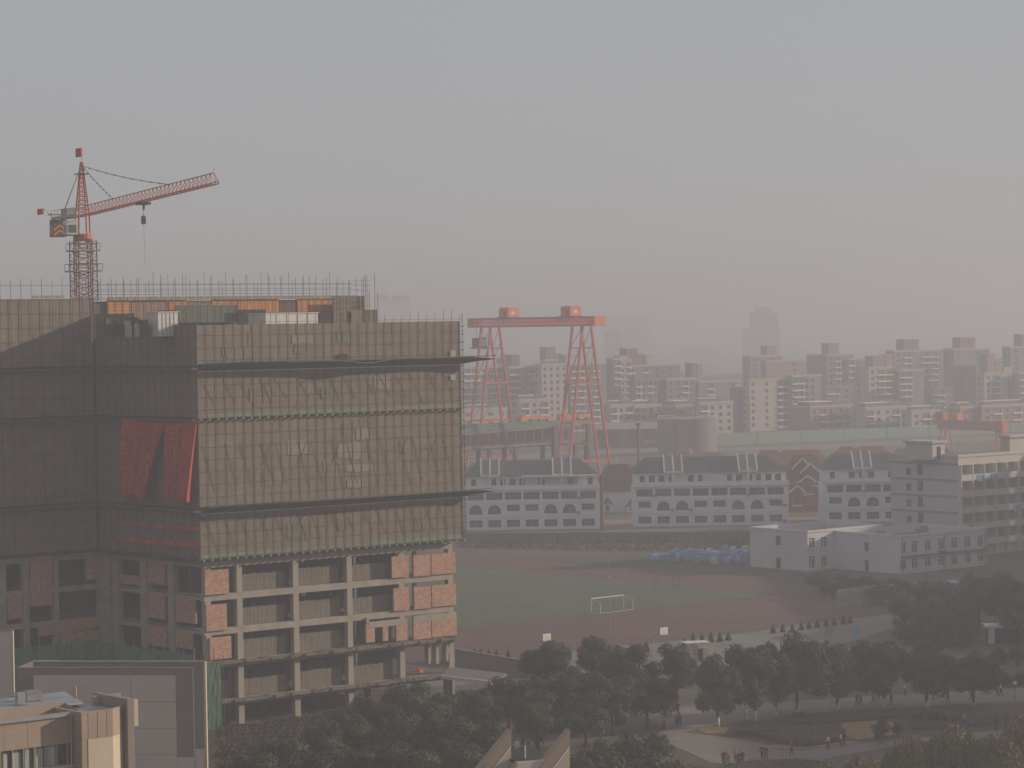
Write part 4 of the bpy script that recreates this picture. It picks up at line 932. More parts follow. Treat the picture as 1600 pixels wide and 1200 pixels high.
# ================================================================ DORMITORY
dc = D(1497, 715, 570); DF = FR((dc.x, dc.y), PHI); zt = dc.z
dm = at(DF, 'dormitory', 'six-storey pale dormitory with balconies and laundry on its sunny front', 'dormitory')
WL = 40.0; DL = DF.T(1391, 700)[0]; fh = 3.38; nb = 11; bw = WL/nb
ops = []
for f_ in range(6):
    z = zt-1.9-(f_+1)*fh+.6
    for b in range(nb): ops.append((b*bw+.15, b*bw+bw-.15, z+.35, z+fh-.35))
MB().facade(0, WL, 0, zt, 1.3, [o for o in ops if o[2] > 0], lambda a,z,d: (a,d,z)).quad((WL,0,0),(WL,DL,0),(WL,DL,zt),(WL,0,zt)).build('front_wall', M['dormcream'], dm)
eo = []
for f_ in range(6):
    z = zt-1.9-(f_+1)*fh+.6
    for px, w in ((1420,1.4),(1438,1.6)):
        a = DF.T(px, 790)[0]; eo.append((a-w/2, a+w/2, z+.7, z+(2.9 if px == 1438 else 2.2)))
MB().facade(0, DL, 0, zt, .35, [o for o in eo if o[2] > 0], lambda a,z,d: (d,a,z)).build('end_wall', M['dormwhite'], dm)
for o in eo: MB().box(.32, .37, o[0]-.05, o[1]+.05, o[2]-.05, o[3]+.05).build('window', M['glass'], dm)
for f_ in range(5): z = zt-1.9-(f_+1)*fh+.6; MB().box(-.12, -.002, .2, DL, z+fh-.35, z+fh+.1).build('floor_band', M['roofgrey'], dm)
MB().box(1.4, WL-.05, 1.35, DL, 0, zt-.5).build('core', M['coreconcrete'], dm)
MB().box(.36, 1.39, 1.4, DL, zt-.52, zt-.4).build('roof_edge', M['roofgrey'], dm)
MB().box(-.2, WL+.2, -.2, .25, zt+.01, zt+.6).box(-.2, .25, .26, DL+.2, zt+.01, zt+.6).build('parapet', M['dormcream'], dm)
for o in ops:
    if o[2] < 0: continue
    MB().box(o[0], o[1], -.9, -.78, o[2]-.4, o[2]+.75).box(o[0]-.12, o[1]+.12, -.9, -.002, o[2]-.55, o[2]-.401).build('balcony', M['dormcream'], dm)
    w = MB().box(o[0]+.2, o[0]+1.6, 1.2, 1.29, o[2], o[3]-.4).build('balcony_door', M[random.choice(('glass','windowdim'))], dm)
    MB().box(o[0]+1.7, o[1], 1.22, 1.29, o[2]+.0, o[3]).build('room_wall', M['dormwhite'], dm)
for b in range(nb): MB().box(b*bw-.12, b*bw+.12, -.95, -.003, 0, zt-1.6).build('divider_fin', M['dormcream'], dm)
def stairhouse(x0, x1, x2, y1, dp=7.5):
    a, _ = DF.S(x1, 705, 5); b, _ = DF.S(x2, 705, 5); zz = DF.S(x1, y1, 5)[1]
    q = MB().box(a, b, 5, 5+dp, zt-.5, zz).build('stair_house', M['dormcream'], dm); MB().box(a-.4, b+.4, 4.6, 5.4+dp, zz+.002, zz+.5).build('stair_roof', M['dormwhite'], q); MB().box((a+b)/2-.5, (a+b)/2+.6, 4.93, 4.99, zt-.4, zz-.7).build('door', M['dark'], q)
stairhouse(1416, 1457, 1476, 693); stairhouse(1560, 1578, 1640, 684, 2.6)
for lab, x0, x1, y0, y1, m in (('pale blue sheet hung to dry on the upper dormitory balcony, left one',1527,1537,742,752,'bluecloth'),('bright blue sheet hung to dry on the upper dormitory balcony, right one',1549,1558,740,751,'bluecloth'),('blue cloth hung on a middle dormitory balcony',1584,1594,789,798,'bluecloth'),('faded blue cloth hung on a lower dormitory balcony near the white block',1509,1520,820,827,'c_grey')):
    a, z1 = DF.S(x0, y0, -1.0); b, z0 = DF.S(x1, y1, -1.0); mb = MB()
    for i in range(9):
        for z in (z0+random.uniform(-.1,.1), z1): mb.v.append((a+(b-a)*i/8, -1.0-.12*math.sin(i*1.7), z))
    for i in range(8): mb.f.append((2*i,2*i+2,2*i+3,2*i+1))
    o = mb.build('laundry', M[m], None, True); o.location = (*DF.o, 0); o.rotation_euler.z = DF.a; tag(o, lab, 'laundry', 'laundry on the dormitory balconies')

# ================================================================ WHITE TWO-STOREY BLOCK
bc = G(1408, 897); BF = FR((bc.x, bc.y), PHI); zt = BF.S(1404, 840)[1]
bl = at(BF, 'two_storey_block', 'white flat-roofed two-storey block with two stepped wings in front of the dormitory', 'building')
def wing(x0, y0, L_, dep, h, ops, eops, nm):
    MB().facade(0, L_, 0, h, .3, ops, lambda a,z,d: (x0+a,y0+d,z)).facade(0, dep, 0, h, .25, eops, lambda a,z,d: (x0+d,y0+a,z)).box(x0+.31, x0+L_, y0+.35, y0+dep, 0, h-1.3).build('wall', M['blockwhite'], bl)
    MB().box(x0+.22, x0+L_-.22, y0+.22, y0+dep-.16, h-1.29, h-1.2).build('roof', M['roofdark'], bl)
    MB().box(x0-.15, x0+L_+.15, y0-.15, y0+.2, h+.005, h+.45).box(x0-.15, x0+.2, y0+.21, y0+dep+.15, h+.005, h+.45).box(x0+L_-.2, x0+L_+.15, y0+.21, y0+dep+.15, h-1.29, h+.45).box(x0+.21, x0+L_-.21, y0+dep-.15, y0+dep+.15, h-1.29, h+.45).build('parapet', M['blockwhite'], bl)
    for o in ops:
        w = MB().box(x0+o[0]-.03, x0+o[1]+.03, y0+.24, y0+.3, o[2]-.03, o[3]+.03).build('window', M['glassgreen'], bl)
        m = (o[0]+o[1])/2; MB().box(x0+m-.05, x0+m+.05, y0+.17, y0+.235, o[2], o[3]).box(x0+o[0], x0+o[1], y0+.17, y0+.234, o[3]-.5, o[3]-.42).build('frame', M['white'], w)
        MB().box(x0+o[0]-.15, x0+o[1]+.15, y0-.12, y0-.002, o[2]-.15, o[2]-.02).build('sill', M['white'], bl)
    for o in eops: MB().box(x0+.2, x0+.26, y0+o[0]-.03, y0+o[1]+.03, o[2]-.03, o[3]+.03).build('window', M['glass'], bl)
LB = BF.S(1541, 850)[0]; DB = BF.T(1304, 850)[0]
wx = [(BF.S(px-4.6, 850)[0], BF.S(px+4.6, 850)[0]) for px in (1411,1429,1450,1471,1491,1512,1532)]
ops = [(a,b,zt-3.1,zt-1.0) for a,b in wx[1:]]+[(wx[0][0]+.5,wx[0][1],zt-3.1,zt-1.0)]+[(a,b,.9,2.7) for a,b in wx]
ea = BF.T(1354, 870)[0]
wing(0, 0, LB, DB, zt, ops, [(ea-.6,ea+.6,zt-3.2,zt-1.4),(ea-.6,ea+.6,.05,2.2)], 'wing')
sx, _ = BF.S(1262, 860, DB+.02); o2 = BF.T(1262, 860, 0)
xa = BF.S(1262, 860, DB)[0]; DA = BF.T(1172, 850, xa)[0]-DB
wa = [(BF.S(px-4.5,850,DB)[0]-xa, BF.S(px+4.5,850,DB)[0]-xa) for px in (1268.5, 1287.5)]
ea = BF.T(1216, 860, xa)[0]-DB
wing(xa, DB, -xa+14, DA, zt+.5, [(a,b,zt-2.6,zt-.6) for a,b in wa]+[(a,b,.6,2.9) for a,b in wa], [(ea-.7,ea+.7,zt-2.4,zt-.5),(ea-.7,ea+.7,.05,2.3)], 'wing')
MB().box(.02, LB, -.6, -.003, 3.2, 3.45).build('string_canopy', M['browntile'], bl)
MB().box(wx[3][0], wx[3][1], -.7, -.003, zt-4.1, zt-3.3).build('air_conditioner', M['steel'], bl)
for x in (.4, LB*.5, LB-.5): MB().tube((x,-.1,0),(x,-.1,zt),.08,6).build('downpipe', M['roofgrey'], bl)
for x, y in ((4,9),(12,6),(18,10)): MB().box(x, x+1.2, y, y+1.2, zt-1.19, zt+.7).build('roof_vent', M['roofgrey'], bl)
# ================================================================ perimeter wall, sacks, goals
p, q = G(715, 849), G(1175, 846)
pw = thing('boundary_wall', 'long grey-green boundary wall in front of the white row houses', 'wall')
n = 30
for k in range(n):
    A, B_ = p.lerp(q, k/n), p.lerp(q, (k+.97)/n)
    MB().hexa([(A.x,A.y,0),(B_.x,B_.y,0),(B_.x,B_.y+.25,0),(A.x,A.y+.25,0),(A.x,A.y,2.3),(B_.x,B_.y,2.3),(B_.x,B_.y+.25,2.3),(A.x,A.y+.25,2.3)]).build('panel', M['greyfence'], pw)
    MB().box(A.x-.25, A.x+.02, A.y-.1, A.y+.35, 0, 2.55).build('pier', M['roofgrey'], pw)
random.seed(21)
bagm = []
for v in range(4):
    bm = bmesh.new(); bmesh.ops.create_icosphere(bm, subdivisions=2, radius=1)
    for q_ in bm.verts:
        c = q_.co; c.x = math.copysign(abs(c.x)**.3, c.x)*.72; c.y = math.copysign(abs(c.y)**.3, c.y)*.66; c.z = math.copysign(abs(c.z)**.45, c.z)*.68+.66
        c.x += random.uniform(-.08,.08); c.y += random.uniform(-.08,.08); c.z = max(0, c.z+random.uniform(-.07,.07)+(.12 if c.z > 1.25 and abs(c.x) < .3 else 0))
    me = bpy.data.meshes.new('sack'); bm.to_mesh(me); bm.free(); me.materials.append(M['bluebag']); bagm.append(me)
p, q = G(1013, 877), G(1172, 884); p2, q2 = G(1013, 874), G(1175, 868)
for k in range(92):
    u = random.random()**.8; v = random.random(); b = p.lerp(q, u); c = p2.lerp(q2, u); P_ = b.lerp(c, v)
    lvl = 0 if u < .15 else (random.choice((0,0,1)) if u < .5 else random.choice((0,0,1,1)))
    o = bpy.data.objects.new('sack', bagm[k % 4]); C.objects.link(o); o.location = (P_.x+random.uniform(-.4,.4), P_.y, lvl*1.15); o.rotation_euler.z = random.uniform(0, 6); s = random.uniform(.75,1.15); o.scale = (s, s, s)
    blue = random.random() < .66; o.material_slots[0].link = 'OBJECT'; o.material_slots[0].material = M['bluebag' if blue else 'whitebag']
    tag(o, ('blue' if blue else 'whitish')+' bulk sack in the heap left of the white two-storey block', 'sack', 'bulk sacks heaped beside the sports field')
# goals
def goal(a, b, back, lab, mt='white'):
    d = (b-a); d.z = 0; L_ = d.length; ang = math.atan2(d.y, d.x); t = thing('football_goal', lab, 'goal', (a.x, a.y, .03), ang, 'football goals')
    for x in (0, L_): MB().tube((x,0,0),(x,0,2.44),.07,6).build('post', M[mt], t); MB().tube((x,back,0),(x,back,1.9),.04,5).tube((x,0,2.44),(x,back,1.9),.04,5).tube((x,0,.05),(x,back,.05),.04,5).build('stay', M[mt], t)
    MB().tube((0,0,2.44),(L_,0,2.44),.09,6).build('crossbar', M[mt], t)
    MB().tube((0,back,.05),(L_,back,.05),.04,5).build('ground_bar', M[mt], t)
goal(G(924,958), G(974.5,952), -2.2, 'white football goal frame at the near end of the green pitch')
goal(G(1029,921), G(1060,919), 2.0, 'faint football goal frame on the far red side of the pitch', 'browntile')
goal(G(735,862), G(742,863), -1.5, 'thin goal frame far off beside the netted high-rise', 'browntile')
p = G(954, 990); t = thing('flagpole', 'slim tall pole standing at the edge of the red track behind the trees', 'pole', (p.x,p.y,0))
zz = D(954, 868, p.y).z; MB().tube((0,0,0),(0,0,zz),.075,6,.05).build('shaft', M['cabgrey'], t)
for y in (901, 948): z = D(954, y, p.y).z; MB().tube((-.12,0,z),(.12,0,z),.13,8).build('fitting', M['white'], t)
def hoop(px, py, yb, lab, dd):
    p = G(px, yb); z = D(px, py, p.y).z; t = thing('basketball_hoop', lab, 'basketball hoop', (p.x, p.y, 0), PHI, 'basketball hoops on the court')
    MB().box(-.75, .75, -.03, .03, z-.55, z+.55).build('backboard', M['white'], t)
    MB().tube((dd,.9,0),(dd,.9,z-.5),.1,8).build('pole', M['cabgrey'], t); MB().beam((dd,.9,z-.6),(0,.05,z-.1),.12,.15).beam((dd,.9,z-.6),(0,.05,z-.5),.08,.08).build('arm', M['cabgrey'], t)
    mb = MB()
    for k in range(12): a, b = 2*PI*k/12, 2*PI*(k+1)/12; mb.tube((.23*math.cos(a),-.3+.23*math.sin(a),z-.35),(.23*math.cos(b),-.3+.23*math.sin(b),z-.35),.02,4)
    mb.build('ring', M['gantryorange'], t); MB().box(-.3,.3,-.034,-.031,z-.4,z-.36).box(-.3,.3,-.034,-.031,z+.02,z+.06).box(-.3,-.26,-.034,-.031,z-.359,z+.019).box(.26,.3,-.034,-.031,z-.359,z+.019).build('target_square', M['steel'], t)
hoop(1038, 986, 1030, 'white basketball backboard on a pole right of the tree clump', -1.4); hoop(855, 996, 1040, 'white basketball backboard half hidden by the rounded tree', -.6)
# ================================================================ GROUND
mb = MB(); n = 24
mb.quad((-4400,-350,0),(4400,-350,0),(4400,9400,0),(-4400,9400,0)); tag(mb.build('ground', M['ground']), kind='structure')
gp = lambda *pts: [G(*p) for p in pts]
poly_structure('bare_soil', gp((690,900),(690,845),(1172,843),(1172,880),(1000,892),(880,878)), .02, M['soil'])
poly_structure('grass_verge', gp((700,866),(880,872),(1010,866),(1175,880),(1270,893),(1420,915),(1420,940),(1300,917),(1150,906),(1000,894),(900,884),(700,871)), .03, M['verge'])
# sports ground: rounded red track, green pitch
t0 = G(20.0 and 1000, 1006)
TKF_ = FR((0,0), PHI)
def en(P): return (P.x*TKF_.e.x+P.y*TKF_.e.y, P.x*TKF_.n.x+P.y*TKF_.n.y)
eR = en(G(1290, 915.5))[0]; nB = en(G(1000, 1006))[1]
nG = en(G(925, 961))[1]; eG = en(G(1150, 926))[0]
def rrect(e0, e1, n0, n1, r):
    pts = []
    for cx, cy, a0 in ((e1-r, n0+r, -90), (e1-r, n1-r, 0), (e0+r, n1-r, 90), (e0+r, n0+r, 180)):
        for k in range(13):
            a = R(a0+90*k/12); x, y = cx+r*math.cos(a), cy+r*math.sin(a); pts.append(TKF_.e*x+TKF_.n*y)
    return [(p.x, p.y) for p in pts]
poly_structure('running_track', rrect(eR-150, eR, nB, nB+210, 15), .05, M['track'])
poly_structure('sports_pitch', rrect(eG-75, eG, nG, nG+118, 2), .08, M['pitch'])
poly_structure('court_pavement', gp((560,1075),(700,1010),(1000,1007),(1180,988),(1340,962),(1405,940),(1440,968),(1330,1002),(1120,1052),(830,1052),(720,1072)), .03, M['paving'])
poly_structure('park_road', gp((1010,1122),(1050,1104),(1180,1100),(1330,1090),(1500,1081),(1640,1072),(1640,1093),(1530,1099),(1400,1108),(1250,1117),(1120,1133),(1060,1146)), .035, M['asphalt'])
poly_structure('park_path', gp((1050,1133),(1075,1146),(1120,1151),(1180,1160),(1215,1172),(1250,1173),(1330,1163),(1400,1157),(1520,1146),(1640,1135),(1640,1150),(1520,1156),(1400,1167),(1340,1176),(1290,1186),(1250,1194),(1180,1198),(1110,1192),(1080,1178),(1050,1165),(1020,1150)), .05, M['parkpave'])
poly_structure('lawn', gp((1010,1155),(1050,1158),(1085,1180),(1110,1196),(1100,1230),(900,1230),(900,1160)), .025, M['browngrass'])
poly_structure('lawn', gp((1125,1136),(1250,1120),(1400,1112),(1640,1098),(1640,1132),(1520,1143),(1400,1154),(1330,1160),(1245,1170),(1215,1169),(1180,1157),(1090,1145)), .02, M['browngrass'])
poly_structure('ochre_lawn', gp((1090,1141),(1110,1136),(1140,1137),(1132,1146),(1105,1147)), .06, M['ochre'])  # ochre patches laid over the brown lawn
poly_structure('ochre_lawn', gp((1195,1166),(1218,1164),(1250,1167),(1330,1158),(1345,1161),(1250,1171.5),(1215,1170.5)), .06, M['ochre'])
poly_structure('ochre_lawn', gp((1315,1130),(1360,1126),(1398,1128),(1400,1148),(1340,1156),(1318,1150)), .06, M['ochre'])
poly_structure('site_yard', gp((330,1140),(380,1090),(720,1060),(760,1085),(640,1150),(420,1230),(330,1230)), .02, M['rubble'])
poly_structure('service_road', gp((690,723),(690,715.5),(885,706),(1030,699),(1030,706),(885,714)), .03, M['paving'])
poly_structure('service_road', gp((1118,700),(1300,694),(1480,685),(1640,678),(1640,684),(1480,692),(1300,701),(1118,706)), .03, M['paving'])
poly_structure('courtyard', gp((690,843),(690,829),(1180,823),(1180,842)), .03, M['greyfence'])
poly_structure('courtyard', gp((940,826),(940,812),(1000,812),(1000,826)), .04, M['ochre'])
poly_structure('courtyard', gp((1233,823),(1233,808),(1290,808),(1290,823)), .04, M['ochre'])
# low walls, gate house, court things right of the high-rise
def wallrun(name, lab, pts, h, th, mt, cap=None, cat='wall'):
    t = thing(name, lab, cat)
    for p, q in zip(pts, pts[1:]):
        mb = MB(); d = (q-p).normalized(); a = Vector((-d.y, d.x, 0))*th
        mb.hexa([p, q, q+a, p+a]+[v+Vector((0,0,h)) for v in (p, q, q+a, p+a)]).build('panel', M[mt], t)
        if cap: MB().hexa([v+Vector((0,0,h+.003)) for v in (p-a*.3, q-a*.3, q+a*1.3, p+a*1.3)]+[v+Vector((0,0,h+.2)) for v in (p-a*.3, q-a*.3, q+a*1.3, p+a*1.3)]).build('coping', M[cap], t)
    return t
wallrun('garden_wall', 'dull brown garden wall running down from the high-rise past the grey canopy roof', [G(690,1033), G(722,1041), G(770,1049.5), G(830,1060)], 2.2, .3, 'beige', 'brownwall')
p = G(770, 1092); cf = FR((p.x, p.y), PHI-PI/2)
t = at(cf, 'flat_canopy', 'grey flat canopy roof with a pale front edge beside the high-rise foot', 'canopy')
c0 = [D(700,1042,366), D(792,1052,358), D(768,1066.5,346), D(690,1057,352)]
zz = min(c.z for c in c0)
mb = MB(); lw = [cf.o]; P = []
for c in c0:
    r = ray(*[(700,1042),(792,1052),(768,1066.5),(690,1057)][c0.index(c)]); tt = (5.0-H)/r.z; v = Vector((r.x*tt-cf.o.x, r.y*tt-cf.o.y)); P.append((v.x*cf.e.x+v.y*cf.e.y, v.x*cf.n.x+v.y*cf.n.y))
mb.hexa([(x,y,4.7) for x,y in P]+[(x,y,5.0) for x,y in P]).build('roof', M['paving'], t)
MB().beam((*P[3],4.95),(*P[2],4.95),.3,.45).build('front_edge', M['blockwhite'], t)
for (x,y) in P: MB().box(x*.94-.15,x*.94+.15,y*.94-.15,y*.94+.15,0,4.69).build('post', M['coreconcrete'], t)
p = G(1076, 1034); t = thing('gate_house', 'tiny cream gate house with a dark doorway among the trees', 'gate house', (p.x,p.y,0), R(15))
k = F/p.y; w = 34/k
MB().box(-.2,.6,0,.6,0,2.6).box(w-.9,w-.1,0,.6,0,1.9).box(0.61,w-.91,2.3,2.8,0,2.1).build('wall', M['creamtile'], t); MB().box(-.4,w+.2,-.3,2.6,2.62,2.75).build('roof', M['blockwhite'], t); MB().box(w*.52,w*.72,.4,.5,0,1.8).build('door', M['dark'], t)
def panel(name, px, yb, w, h, mt, lab, cat, leg=.6):
    p = G(px, yb); t = thing(name, lab, cat, (p.x,p.y,0), R(12)); MB().box(-w/2,w/2,-.06,.06,leg,leg+h).build('board', M[mt], t)
    for s in (-1,1): MB().tube((s*w*.42,0.1,0),(s*w*.42,0.1,leg+h*.9),.05,6).build('leg', M['cabgrey'], t)
panel('notice_board', 1336, 1001, 1.0, 1.6, 'bluebag', 'bright blue upright notice board above the tree row', 'notice board')
panel('notice_board', 1346, 999, .5, 1.4, 'creamtile', 'narrow cream board standing next to the blue notice board', 'notice board')
panel('green_screen', 1296, 993, 1.3, 1.0, 'hoard', 'small pale green screen at the edge of the paved court', 'screen', .3)
panel('green_screen', 1407, 977, 1.1, 1.0, 'hoard', 'square pale green screen at the far end of the paved court', 'screen', .2)
p = G(1420, 982); t = thing('ball_stand', 'thin pale stand with a crossbar beside the square green screen', 'stand', (p.x,p.y,0)); MB().tube((0,0,0),(0,0,1.6),.06,6).build('post', M['hoard'], t); MB().box(-.6,.6,-.08,.08,1.3,1.6).build('bar', M['hoard'], t)
p = G(1566, 1006); t = thing('low_pavilion', 'low pavilion with a white flat roof at the right edge beyond the hedge', 'pavilion', (p.x,p.y,0), R(-3))
MB().box(-2.6,14,0,4,2.4,2.75).build('roof', M['blockwhite'], t)
for x in (-2,4.5,11): MB().box(x,x+.9,.3,1.2,0,2.39).build('pillar', M['blockwhite'], t)
MB().box(-2,14,3.4,3.7,0,2.39).build('back_wall', M['dark'], t)  # near-black wall puts the shade under the roof into its colour
for px, y, w, lab in ((1489,915,16,'small blue shelter roof among the trees below the white block'),(1572,946,22,'grey-blue shelter roof among the trees near the right edge')):
    p = G(px, y+16); k = F/p.y; t = thing('bicycle_shelter', lab, 'shelter', (p.x,p.y,0), R(-4)); zz = D(px,y-6,p.y).z; W_ = w/k
    MB().hexa([(-W_/2,0,zz-.3),(W_/2,0,zz-.3),(W_/2,2.2,zz),(-W_/2,2.2,zz),(-W_/2,0,zz-.2),(W_/2,0,zz-.2),(W_/2,2.2,zz+.1),(-W_/2,2.2,zz+.1)]).build('roof', M['bluebag'] if w == 16 else M['roofgrey'], t)
    for x in (-W_/2+.1, W_/2-.2): MB().box(x,x+.1,1,1.1,0,zz-.32).build('post', M['cabgrey'], t)

# chain-link fence at the right end of the track
t = thing('court_fence', 'grey chain-link fence screen at the far right end of the red track', 'fence')
P = [G(1308,951), G(1352,944), G(1398,940)]
for p, q in zip(P, P[1:]):
    n = 7
    for k in range(n+1):
        c = p.lerp(q, k/n); MB().tube((c.x,c.y,0),(c.x,c.y,3.2),.05,5).build('post', M['cabgrey'], t)
    mb = MB()
    for k in range(90): c = p.lerp(q, k/90); mb.tube((c.x,c.y,.1),(c.x,c.y,3.1),.028,3)
    for z in (.1,.9,1.7,2.5,3.15): mb.tube((p.x,p.y,z),(q.x,q.y,z),.035,4)
    mb.build('mesh', M['cabgrey'], t)
p = G(1586,1094); t = thing('park_lamp', 'slim park lamp with a white globe at the right end of the park road', 'lamp', (p.x,p.y,0))
MB().tube((0,0,0),(0,0,2.0),.05,8).build('post', M['steel'], t)
bm = bmesh.new(); bmesh.ops.create_uvsphere(bm, u_segments=12, v_segments=8, radius=.26); me = bpy.data.meshes.new('globe'); bm.to_mesh(me); bm.free(); me.materials.append(M['white']); o = link('globe', me, t, (0,0,2.2))

# ================================================================ FOREGROUND LEFT: BEIGE BUILDING, PANEL WALL
o = D(60, 1160, 226); FB = FR((o.x, o.y), PHI)
fb = at(FB, 'beige_building', 'nearest beige tiled building with a window strip and a projecting stair tower', 'building')
S = FB.S
xa, xb = -14.0, S(116, 1170)[0]
zcop = S(60, 1119.5)[1]; zw1 = S(60, 1167)[1]; zw0 = zw1-1.75
pan = [S(px, 1175)[0] for px in (-68,-51,-34,-17,1,19.5,37,54,71,89,106,116.5)]
ops = [(a+.04, b-.04, zw0, zw1) for a, b in zip(pan, pan[1:])]
MB().facade(xa, xb, 0, zcop-.25, .22, ops, lambda a,z,d: (a,d,z)).box(xa, xb, .6, 9, 0, zcop-.6).box(xa,xb,.23,.59,0,zw0-.3).build('wall', M['beige'], fb)
random.seed(5)
for i, o_ in enumerate(ops):
    w = MB().box(o_[0], o_[1], .2, .24, o_[2], o_[3]).build('window', M['glassgreen'] if i % 5 != 4 else M['glass'], fb)
    if i in (2,4,5,6,7,8): MB().box(o_[0]+random.uniform(0,.3), o_[1]-random.uniform(0,.4), .185, .195, o_[2]+.02, o_[3]-random.uniform(.02,.3)).build('curtain', M['curtain'], w)
    MB().box(o_[0]-.05, o_[0]+.03, .05, .19, o_[2], o_[3]).build('frame', M['zinc'], w)
MB().box(xa-.1, xb, -.22, .5, zcop-.249, zcop-.1).box(xa-.1, xb, -.12, .42, zcop-.099, zcop+.05).build('coping', M['zinc'], fb)
MB().box(xa, xb, -.1, -.003, zw0-.28, zw0-.1).build('sill', M['creamtile'], fb)
zs1 = S(60, 1102, 3.2)[1]
xs = S(99, 1099, 3.2)[0]
MB().box(xa, xs, 3.0, 3.35, zcop-.6, zs1).build('setback_wall', M['beige'], fb)
MB().hexa([(xs,3.0,zcop-.6),(xb+1.2,1.2,zcop-.6),(xb+1.2,1.5,zcop-.6),(xs,3.35,zcop-.6),(xs,3.0,zs1),(xb+1.2,1.2,zs1-.5),(xb+1.2,1.5,zs1-.5),(xs,3.35,zs1)]).build('setback_wall', M['beige'], fb)
MB().hexa([(xa,3.36,zs1-.35),(xs+2,3.36,zs1-.35),(xs+3.5,9,zs1-.1),(xa,9,zs1-.1),(xa,3.36,zs1-.2),(xs+2,3.36,zs1-.2),(xs+3.5,9,zs1+.05),(xa,9,zs1+.05)]).build('roof_sheet', M['roofwet'], fb)
a, z1 = S(28, 1083, 5); b, _ = S(40, 1083, 5); MB().box(a, b, 5, 5.6, zs1-.05, z1).build('roof_tank', M['zinc'], fb)
a, z1 = S(42, 1081, 6); b, _ = S(66, 1081, 6); MB().box(a, b, 6, 7, zs1-.02, z1).build('roof_unit', M['roofgrey'], fb)
a, z1 = S(117, 1072, 6); MB().tube((a,6,zs1-.05),(a,6,z1),.16,8).build('vent_pipe', M['beige'], fb)
# stair tower
n0 = -1.4
x0, ztw = S(127, 1113.5, n0); x1 = S(175, 1113, n0)[0]; zm = S(150, 1153.5, n0)[1]
ch = Vector((math.cos(R(35)), math.sin(R(35))))*2.1; x2, n2 = x1+ch.x, n0+ch.y
tw = [(x0,n0),(x1,n0),(x2,n2),(x2-.3,6),(x0,6)]
MB().prism(tw, 0, ztw-.5, lambda a,b,c: (a,b,c)).build('stair_tower', M['beige'], fb)
i_ = .25
MB().prism([(x0-.02,n0-.06),(x1+.03,n0-.06),(x2+.06,n2-.03),(x2+.06,n2+.3),(x1-.1,n0+.3),(x0+.3,n0+.3),(x0+.3,5.9),(x0-.02,5.9)], zm, ztw, lambda a,b,c: (a,b,c)).build('tower_band', M['beige'], fb)
MB().prism([(x0+.28,n0+.32),(x1-.12,n0+.32),(x2-.1,n2+.32),(x2-.4,5.8),(x0+.31,5.8)], ztw-.495, ztw-.3, lambda a,b,c: (a,b,c)).build('tower_roof', M['roofwet'], fb)
xp = S(137.5, 1170, n0)[0]
MB().prism([(xp,n0-.045),(x1+.02,n0-.045),(x2+.045,n2-.02),(x2+.045,n2+.2),(x1-.1,n0+.2),(xp,n0+.2)], 0, zm-.003, lambda a,b,c: (a,b,c)).build('tower_panel', M['creamtile'], fb)
a, z1 = S(146, 1088, 3.4); b, _ = S(189, 1088, 3.4); MB().box(a, b, 3.4, 3.7, ztw-.5, z1).build('tower_parapet', M['beige'], fb)
xf0, zf = S(188, 1087.5, 1.2); 
MB().box(x2+.1, x2+.75, -.9, 4.6, 0, zf).build('wall_fin', M['brownwall'], fb)
for z0, z1, e in ((zf-2.4,zf-.15,.5),(zf-9,zf-6.4,.65)): MB().box(x2+.755, x2+.76+e, -.7, .2, z0, z1).build('fin_block', M['creamtile'], fb)
for k in range(1, 8): a_ = xa+(xb-xa)*k/8; MB().box(a_-.012, a_+.012, -.012, -.002, zw1+.02, zcop-.3).build('joint', M['brownwall'], fb)
MB().box(xa, xb, -.012, -.002, (zw1+zcop)/2-.012, (zw1+zcop)/2+.012).build('joint', M['brownwall'], fb)
for q in range(3): MB().tube((x0+.6+q*.9, n0-.075, zm+.05),(x0+.6+q*.9, n0-.075, ztw-.05),.012,4).build('joint', M['brownwall'], fb)
MB().tube((xb-.35,-.1,0),(xb-.35,-.1,zcop-.3),.07,6).build('downpipe', M['zinc'], fb)
mb = MB(); p_ = Vector((xa, 5.2, zs1+.9))
for k in range(12): q_ = Vector((xa+(xs-xa)*(k+1)/12, 5.2+.1*math.sin(k), zs1+.9-.5*math.sin(PI*(k+1)/12))); mb.tube(p_, q_, .02, 4); p_ = q_
mb.build('cable', M['cable'], fb)
# panel wall
o = D(186, 1033, 272); FP = FR((o.x, o.y), R(-7.4))
pwall = at(FP, 'panelled_wall_building', 'windowless building wall with nested frames round a large grey panel', 'building')
S = FP.S; zt = S(186, 1033)[1]
xl, xr = S(52, 1040)[0], S(318, 1060)[0]
MB().box(xl, xr, 0, .35, 0, zt).build('wall', M['brownwall'], pwall); MB().box(xl+.5, xr-4, .36, 6, 0, zt-4).build('body', M['brownwall'], pwall)
MB().box(xl-.05, xr+.25, -.14, -.003, zt-.08, zt+.05).box(xr+.02, xr+.25, -.14, .3, 0, zt-.081).build('outer_trim_lit_edge', M['creamtile'], pwall)  # pale right-hand strip paints in the thin sunlit side of the wall
z2 = S(186, 1042.5)[1]; xi = S(301.5, 1080)[0]
MB().box(xl, xi, -.1, -.003, z2-.06, z2+.03).box(xi+.001, xi+.14, -.1, -.003, 0, z2+.03).build('inner_trim', M['creamtile'], pwall)
z3 = S(186, 1055)[1]; x3 = S(275, 1100)[0]; x4 = S(163,1100)[0]; x5 = S(205,1100)[0]
MB().box(xl+.01, x5-.02, -.06, -.003, 0, z3).box(x5+.02, x3, -.06, -.003, 0, z3).build('panel', M['panelgrey'], pwall)
